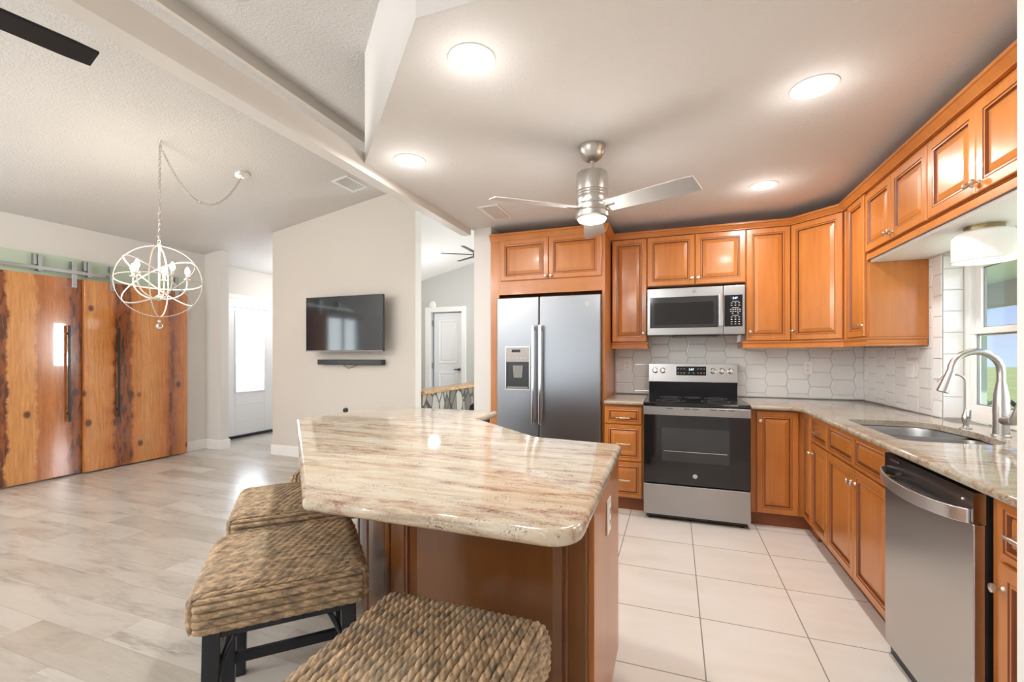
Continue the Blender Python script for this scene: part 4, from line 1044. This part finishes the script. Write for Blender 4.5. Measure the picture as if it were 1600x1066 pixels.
# back room fan
t = thing('ceiling_fan', 'dark thin-bladed ceiling fan glimpsed in the back room', 'ceiling fan', (-2.22, 4.98, rz(-2.22)))
zz = 2.51 - rz(-2.22)
mb = MB(); mb.lathe([(.06, 0), (.06, -.03), (.012, -.05), (.012, zz + .10), (.07, zz + .06), (.09, zz), (.07, zz - .06), (.0, zz - .07)], seg=24); obj('motor_housing', mb, M['black'], t)
for k in range(6):
    mb = blade_mesh(.06, .47, .06, .05, .006, R(-6)); mb.xf(Matrix.Rotation(R(30 + 60 * k + 120 + 0), 4, 'Z') @ Matrix.Translation((0, 0, zz))); obj('blade', mb, M['black'], t)

# drum light over the sink
t = thing('drum_light', 'opal glass flush-mount light with a brass collar above the sink', 'ceiling light', (1.36, 2.72, 1.895))
mb = MB(); mb.lathe([(.070, 0), (.070, -.022), (.064, -.024)], seg=36); obj('collar', mb, M['brass'], t)
mb = MB(); mb.lathe([(.064, -.022), (.095, -.026), (.108, -.036), (.113, -.052), (.113, -.162), (.110, -.166)], seg=48, cap0=False, cap1=False); obj('glass_shade', mb, M['opal'], t)
mb = MB(); mb.lathe([(.110, -.163), (.06, -.166), (0, -.167)], seg=40, cap0=False); obj('diffuser', mb, M['drumlens'], t)

# air vents
def vent(label, c, w, l, slope=0):
    t = thing('air_vent', label, 'air vent', c); t.rotation_euler = (0, -math.atan(slope), 0)
    mb = MB(); f = .028
    for b in ((-w / 2, w / 2, -l / 2, -l / 2 + f), (-w / 2, w / 2, l / 2 - f, l / 2), (-w / 2, -w / 2 + f, -l / 2 + f, l / 2 - f), (w / 2 - f, w / 2, -l / 2 + f, l / 2 - f)): mb.box(*b, -.008, -.0005)
    obj('frame', mb, M['white'], t, .002)
    mb = MB(); mb.box(-w / 2 + f, w / 2 - f, -l / 2 + f, l / 2 - f, -.003, -.0008); obj('duct_opening', mb, M['dark'], t)
    mb = MB(); n = 6; wi = w - 2 * f
    for k in range(n):
        x = -wi / 2 + wi * (k + .5) / n; mb.obox((x, 0, -.009), (.0045, 0, .0045), (0, l / 2 - f, 0), (.0006, 0, -.001))
    obj('louver', mb, M['white'], t); return t
vent('white ceiling register above the fridge cabinet', (-1.42, 3.51, KZ), .185, .37)
vent('white register on the sloped living ceiling near the beam', (-3.32, 3.98, vz(-3.32)), .21, .34, VA)
vent('white register on the ceiling of the back room', (-2.42, 4.86, rz(-2.42)), .24, .28, .247)

# chandelier
hook = Vector((-3.966, 2.468, 3.050)); can = Vector((-3.941, 3.188, vz(-3.941))); GC = Vector((-3.975, 2.468, 1.897)); GR = .292
cw = M['chandwhite'] = mat('white_metal', (.58, .55, .50), .4)
t = thing('chandelier', 'white open-sphere chandelier with five lit bulbs and a crystal drop', 'chandelier', tuple(GC))
def ring(normal, r, w=.0085, th_=.004, n=56):
    nrm = Vector(normal).normalized(); q = Vector((0, 0, 1)) if abs(nrm.z) < .9 else Vector((1, 0, 0)); u = nrm.cross(q).normalized(); v = nrm.cross(u)
    mb = MB(); rs = []
    for k in range(n + 1):
        a = 2 * math.pi * k / n; d = u * math.cos(a) + v * math.sin(a)
        rs.append([d * r + nrm * w / 2, d * (r - th_) + nrm * w / 2, d * (r - th_) - nrm * w / 2, d * r - nrm * w / 2])
    mb.rings(rs, 0, False, False); return mb
vd = GC - Vector((0, 0, 1.29)); vd.z = 0; vd.normalize(); rt = Vector((-vd.y, vd.x, 0)) * -1
up = Vector((0, 0, 1))
obj('hoop', ring(vd + rt * .12, GR), cw, t)
obj('hoop', ring(rt - vd * .22, GR - .001), cw, t)
obj('hoop', ring(up + vd * .10 + rt * .02, GR - .002), cw, t)
obj('hoop', ring((rt * .62 + up * .78) + vd * .10, GR - .003), cw, t)
obj('hoop', ring((rt * -.60 + up * .78) - vd * .45, GR - .004), cw, t)
mb = MB(); mb.cyl((0, 0, -.13), (0, 0, GR), .007, 10); mb.lathe([(.004, -.16), (.02, -.15), (.028, -.135), (.02, -.12), (.008, -.11)]); mb.lathe([(.012, GR), (.016, GR + .01), (.006, GR + .02)]); obj('stem', mb, cw, t)
mb = MB(); mb.tube([(.016 * math.cos(R(a)), 0, GR + .034 + .016 * math.sin(R(a))) for a in range(0, 360, 24)], .0032, 8, closed=True); obj('loop', mb, cw, t)
for k in range(5):
    a = R(72 * k + 8); d = rt * math.cos(a) + vd * math.sin(a); P = []
    for i in range(13):
        b_ = math.pi * (i / 12); P.append(d * (.088 - .078 * math.cos(b_)) + Vector((0, 0, -.13 - .02 * math.sin(b_) + (0 if i < 6 else (i - 6) / 6 * .0))))
    P = [d * (.02 + .170 * math.sin(math.pi / 2 * i / 12)) + Vector((0, 0, -.145 + .145 * (1 - math.cos(math.pi / 2 * i / 12)))) for i in range(13)]
    P.append(P[-1] + Vector((0, 0, .03)))
    mb = MB(); mb.tube(P, .0055, 8); arm = obj('arm', mb, cw, t)
    e_ = P[-1]; mb = MB(); mb.lathe([(.004, -.002), (.024, .004), (.022, .010), (.011, .012), (.011, .045), (.009, .046)], e_, seg=16); obj('candle_cup', mb, cw, arm)
    mb = MB(); mb.lathe([(.008, .045), (.015, .056), (.019, .074), (.014, .094), (.003, .112)], e_, seg=12); obj('bulb', mb, M['bulb'], arm)
    p_ = point('candle_light', GC + e_ + Vector((0, 0, .11)), 4.2, .02, (1, .88, .70))
mb = MB(); mb.cyl((0, 0, -GR + .004), (0, 0, -GR - .045), .0012, 6); mb.sphere((0, 0, -GR - .035), .011, 10); mb.sphere((0, 0, -GR - .074), .024, 16); obj('crystal_drop', mb, M['crystal'], t)
def chain(mb, pts, link=.030, r=.0022):
    # equal steps along the path
    P = [Vector(p) for p in pts]; L = [0]
    for i in range(1, len(P)): L.append(L[-1] + (P[i] - P[i - 1]).length)
    n = int(L[-1] / (link * .78)); 
    def at(s):
        s = max(0, min(L[-1], s))
        for i in range(1, len(P)):
            if s <= L[i] + 1e-9: return P[i - 1].lerp(P[i], (s - L[i - 1]) / max(1e-9, L[i] - L[i - 1]))
        return P[-1]
    for k in range(n):
        s0 = L[-1] * k / n; s1 = L[-1] * (k + 1) / n; a = at(s0); b = at(s1); d = (b - a).normalized(); c = (a + b) / 2
        q = Vector((0, 0, 1)) if abs(d.z) < .9 else Vector((1, 0, 0)); u = d.cross(q).normalized(); v = d.cross(u); w_ = u if k % 2 else v
        hl = link / 2; hw = link * .27; lp = []
        for j in range(12):
            an = 2 * math.pi * j / 12; x = math.cos(an); y = math.sin(an); lp.append(c + d * (hl - hw) * (1 if x > .01 else -1 if x < -.01 else 0) + d * x * hw + w_ * y * hw)
        mb.tube(lp, r, 5, closed=True)
L0 = lambda p: Vector(p) - GC
mb = MB(); chain(mb, [L0(hook) + Vector((0, 0, -.035)), Vector((0, 0, GR + .045))]); obj('chain', mb, M['nickelb'], t)
A_ = L0(hook) + Vector((0, 0, -.035)); B_ = L0(can) + Vector((0, 0, -.03)); pts = []
for k in range(31):
    u = k / 30; p = A_.lerp(B_, u); sag = .30 * (1 - (2 * u - 1) ** 2) + .0 * u; p.z -= sag * 1.25; pts.append(p)
mb = MB(); chain(mb, pts); obj('chain', mb, M['nickelb'], t)
mb = MB(); c_ = L0(hook); mb.lathe([(.012, .006), (.012, -.002), (.004, -.008)], c_); mb.tube([c_ + Vector(p) for p in ((0, 0, -.005), (0, .0, -.02), (0, .012, -.032), (0, .012, -.045), (0, 0, -.05), (0, -.012, -.042))], .0028, 6); obj('swag_hook', mb, M['nickelb'], t)
mb = MB(); c_ = L0(can); a_ = Vector((VA, 0, -1)).normalized(); mb.lathe([(.066, -.004), (.066, .018), (.060, .024), (.012, .026), (.010, .034)], c_, a_, 32); obj('canopy', mb, mat('canopy_nickel', (.75, .73, .70), .15, .6), t)

# ================================================================ barn doors
def barn_door(label, x, y0, y1, m, hy):
    t = thing('barn_door', label, 'door', (x, 0, 0))
    rnd = random.Random(int(y0 * 10)); mb = MB(); mb.box(-.045, 0, y0, y1, .015, 2.115); obj('slab', mb, m, t, .004, 3)
    mb = MB(); mb.box(.030, .042, hy - .010, hy + .010, .585, 1.61); mb.box(0, .032, hy - .008, hy + .008, .66, .685); mb.box(0, .032, hy - .008, hy + .008, 1.51, 1.535); obj('handle', mb, M['navy'], t, .002)
    return t
bd1 = barn_door('glossy live-edge wood sliding door with a bright plank, cut off by the frame edge', -6.075, 1.86, 2.995, M['barn1'], 2.868)
bd2 = barn_door('glossy live-edge wood sliding door nearer the entry, overlapping the other', -6.025, 2.992, 4.085, M['barn2'], 3.292)
def hanger(parent, y, dx):
    mb = MB(); mb.box(.001, .009, y - .022, y + .022, 2.02, 2.30); mb.box(-.05 + .0, .001, y - .022, y + .022, 2.285, 2.30); h = obj('hanger_strap', mb, M['steel'], parent, .002)
    mb = MB(); mb.lathe([(.006, 0), (.006, .003)], (.009, y, 2.05), (1, 0, 0), 10); obj('bolt', mb, M['grey'], h)
    mb = MB(); mb.lathe([(.034, -.012), (.034, .0)], (-.010, y, 2.252), (1, 0, 0), 20); obj('wheel', mb, M['grey'], h)
hanger(bd1, 2.925, 0); hanger(bd1, 2.0, 0); hanger(bd2, 3.246, 0); hanger(bd2, 3.95, 0)
t = thing('door_track', 'brushed steel sliding track mounted over the wooden doors', 'track', (-6.06, 0, 0))
mb = MB(); mb.box(-.002, .005, 1.2, 3.225, 2.165, 2.20); obj('rail', mb, M['steel'], t, .001)
for y in (1.5, 2.62, 3.03):
    mb = MB(); mb.box(-.063, -.02, y - .016, y + .010, 2.215, 2.325); mb.box(-.063, -.003, y + .012, y + .045, 2.15, 2.318); obj('mounting_bracket', mb, M['steel'], t, .002)
mb = MB(); mb.box(-6.146, -6.125, 1.0, 4.12, 2.12, 2.34); tag(obj('header_board', mb, M['mint'], smooth=False), 'pale green board behind the steel door track', 'board')

# ================================================================ television and soundbar
t = thing('television', 'flat-screen TV on the beige wall', 'television', (-3.645, 4.25, 0))
mb = MB(); mb.box(-.553, .553, 0, .035, 1.337, 1.986); mb.box(-.35, .35, .035, .07, 1.42, 1.75); obj('casing', mb, M['black'], t, .004)
mb = MB(); mb.box(-.543, .543, -.0015, .001, 1.352, 1.978); obj('screen', mb, mat('tv_screen', (.012, .016, .022), .07, 0, **{'Specular IOR Level': .8}), t)
mb = MB(); mb.box(-.553, .553, -.003, .0, 1.337, 1.349); obj('bottom_trim', mb, M['grey'], t)
mb = MB(); mb.box(-.12, .12, .165, .178, 1.55, 1.75); mb.box(-.02, .02, .07, .165, 1.60, 1.70); obj('wall_mount', mb, M['black'], t)
t = thing('soundbar', 'long black soundbar on the wall below the television', 'speaker', (-3.645, 4.345, 0))
mb = MB(); mb.box(-.47, .47, 0, .075, 1.178, 1.24); obj('casing', mb, M['black'], t, .008, 3)
mb = MB(); mb.box(-.3, -.26, .075, .084, 1.19, 1.22); mb.box(.26, .3, .075, .084, 1.19, 1.22); obj('bracket', mb, M['black'], t)
mb = MB(); mb.tube([(-.12, .05, 1.18), (-.06, .06, 1.135), (0, .06, 1.145), (.05, .06, 1.165), (.09, .05, 1.18)], .004, 6); obj('cable', mb, M['black'], t)
t = thing('wall_plug', 'round black plug on the wall just above the island top', 'plug', (-3.75, 4.43, .625))
mb = MB(); mb.lathe([(.028, 0), (.030, .012), (.024, .032), (.008, .038)], (0, 0, 0), (0, -1, 0), 18); obj('plug_head', mb, M['black'], t); mb = MB(); mb.tube([(0, -.02, -.02), (0, -.025, -.15), (0, -.01, -.3)], .004, 6); obj('cord', mb, M['black'], t)

# ================================================================ entry door
t = bpy.data.objects.new('door_1', None); COL.objects.link(t); t['kind'] = 'structure'; t['label'] = 'white front door with a tall frosted glass lite'; t['category'] = 'door'
mb = MB(); xd = -6.44
mb.box(xd, xd + .04, 4.945, 5.06, .045, 2.03); mb.box(xd, xd + .04, 5.59, 5.835, .045, 2.03); mb.box(xd, xd + .04, 5.06, 5.59, .045, .71); mb.box(xd, xd + .04, 5.06, 5.59, 1.97, 2.03)
obj('door_leaf', mb, M['white_door'], t, .002)
mb = MB()
for (a, b, c, d_) in ((5.05, 5.60, .70, .725), (5.05, 5.60, 1.955, 1.98), (5.05, 5.075, .725, 1.955), (5.575, 5.60, .725, 1.955)): mb.box(xd + .04, xd + .052, a, b, c, d_)
for (a, b, c, d_) in ((5.08, 5.57, .52, .53), (5.08, 5.57, .25, .26)): mb.box(xd + .04, xd + .046, a, b, c, d_)
obj('lite_moulding', mb, M['white_door'], t, .003)
mb = MB(); mb.box(xd + .016, xd + .024, 5.06, 5.59, .71, 1.97); obj('pane', mb, M['reeded'], t)
mb = MB(); mb.box(-6.40, -6.382, 4.60, 4.94, 0, .0); 
mb = MB(); mb.box(-6.40, -6.38, 4.85, 5.93, 2.06, 2.17); mb.box(-6.40, -6.372, 4.83, 5.95, 2.17, 2.24); mb.box(-6.40, -6.38, 5.84, 5.93, 0, 2.06); mb.box(-6.40, -6.38, 4.85, 4.94, 0, 2.06); obj('casing', mb, M['white'], t, .002)
mb = MB(); mb.box(-6.45, -6.385, 4.94, 5.84, 0, .04); obj('threshold', mb, M['navy'], t)
mb = MB(); mb.cyl((-6.40, 5.10, .95), (-6.34, 5.10, .95), .01, 10); mb.sphere((-6.33, 5.10, .95), .026, 14); 

# back room door
t = bpy.data.objects.new('door_2', None); COL.objects.link(t); t['kind'] = 'structure'; t['label'] = 'white panelled door in the back room'; t['category'] = 'door'
mb = MB(); mb.box(-4.42, -4.315, 7.38, 7.4, 0, 2.19); mb.box(-3.665, -3.575, 7.38, 7.4, 0, 2.19); mb.box(-4.315, -3.665, 7.38, 7.4, 2.10, 2.19); obj('casing', mb, M['white'], t, .003)
mb = MB(); mb.box(-4.27, -3.69, 7.46, 7.50, .02, 2.08); lf = obj('door_leaf', mb, M['white_door'], t)
for a, b in ((1.14, 1.95), (.25, .98)):
    d = panel_door('door_panel', lf, -4.18, -3.78, a, b, y=7.46, frame=.04, th=.012, mats=[M['white_door'], M['white_door']])
mb = MB(); [mb.box(-4.305, -4.275, 7.44, 7.46, z, z + .10) for z in (1.85, 1.05, .25)]; obj('hinge', mb, M['grey'], t)
mb = MB(); mb.cyl((-3.74, 7.46, 1.03), (-3.74, 7.42, 1.03), .022, 12); mb.box(-3.83, -3.73, 7.415, 7.428, 1.02, 1.04); obj('handle', mb, M['black'], t)
t = thing('smoke_alarm', 'round white alarm above the back room door', 'alarm', (-4.27, 7.4, 2.235))
mb = MB(); mb.lathe([(.070, 0), (.070, .02), (.05, .032), (.02, .036)], (0, 0, 0), (0, -1, 0), 24); obj('housing', mb, M['whitep'], t)
mb = MB(); mb.lathe([(.045, .0345), (.04, .036)], (0, 0, 0), (0, -1, 0), 24, cap0=False, cap1=False); obj('grille', mb, M['print'], t)

# stone bar
t = thing('stone_bar', 'stone-clad half wall with a live-edge wooden ledge in the back room', 'half wall', (-2.76, 4.56, 0))
mb = MB(); mb.box(-.20, -.02, .01, 2.3, 0, .83); obj('stone_base', mb, M['stone'], t)
mb = MB(); pts = [(-.26, .0)] + [(.03 + .012 * math.sin(k * 1.7) + .008 * math.sin(k * 4.1), .0 + 2.36 * k / 24) for k in range(25)] + [(-.26, 2.36)]
mb.prism(pts, .832, .872); obj('ledge', mb, M['live'], t, .006)
t = thing('black_chair', 'black rounded seat back beside the stone bar', 'chair', (-2.30, 5.35, 0))
mb = MB(); rs = []
for k in range(9):
    u = k / 8; a = math.pi * (u - .5) * .9; rs.append([(.20 * math.cos(a) * 0 + .22 * math.sin(a), -.05 - .06 * math.cos(a) + .03 * j, .48 + z) for j, z in ((0, 0), (1, 0), (1, .20 * math.cos(a) ** .5 + .02), (0, .20 * math.cos(a) ** .5 + .02))])
mb.rings(rs); obj('backrest', mb, M['black'], t, .008)
mb = MB(); mb.lathe([(.20, .44), (.21, .46), (.20, .49), (.1, .495)], seg=28); obj('seat', mb, M['black'], t)
for k in range(4):
    a = R(45 + 90 * k); mb = MB(); mb.cyl((.20 * math.cos(a), .20 * math.sin(a), 0), (.14 * math.cos(a), .14 * math.sin(a), .45), .012, 10); obj('leg', mb, M['black'], t)
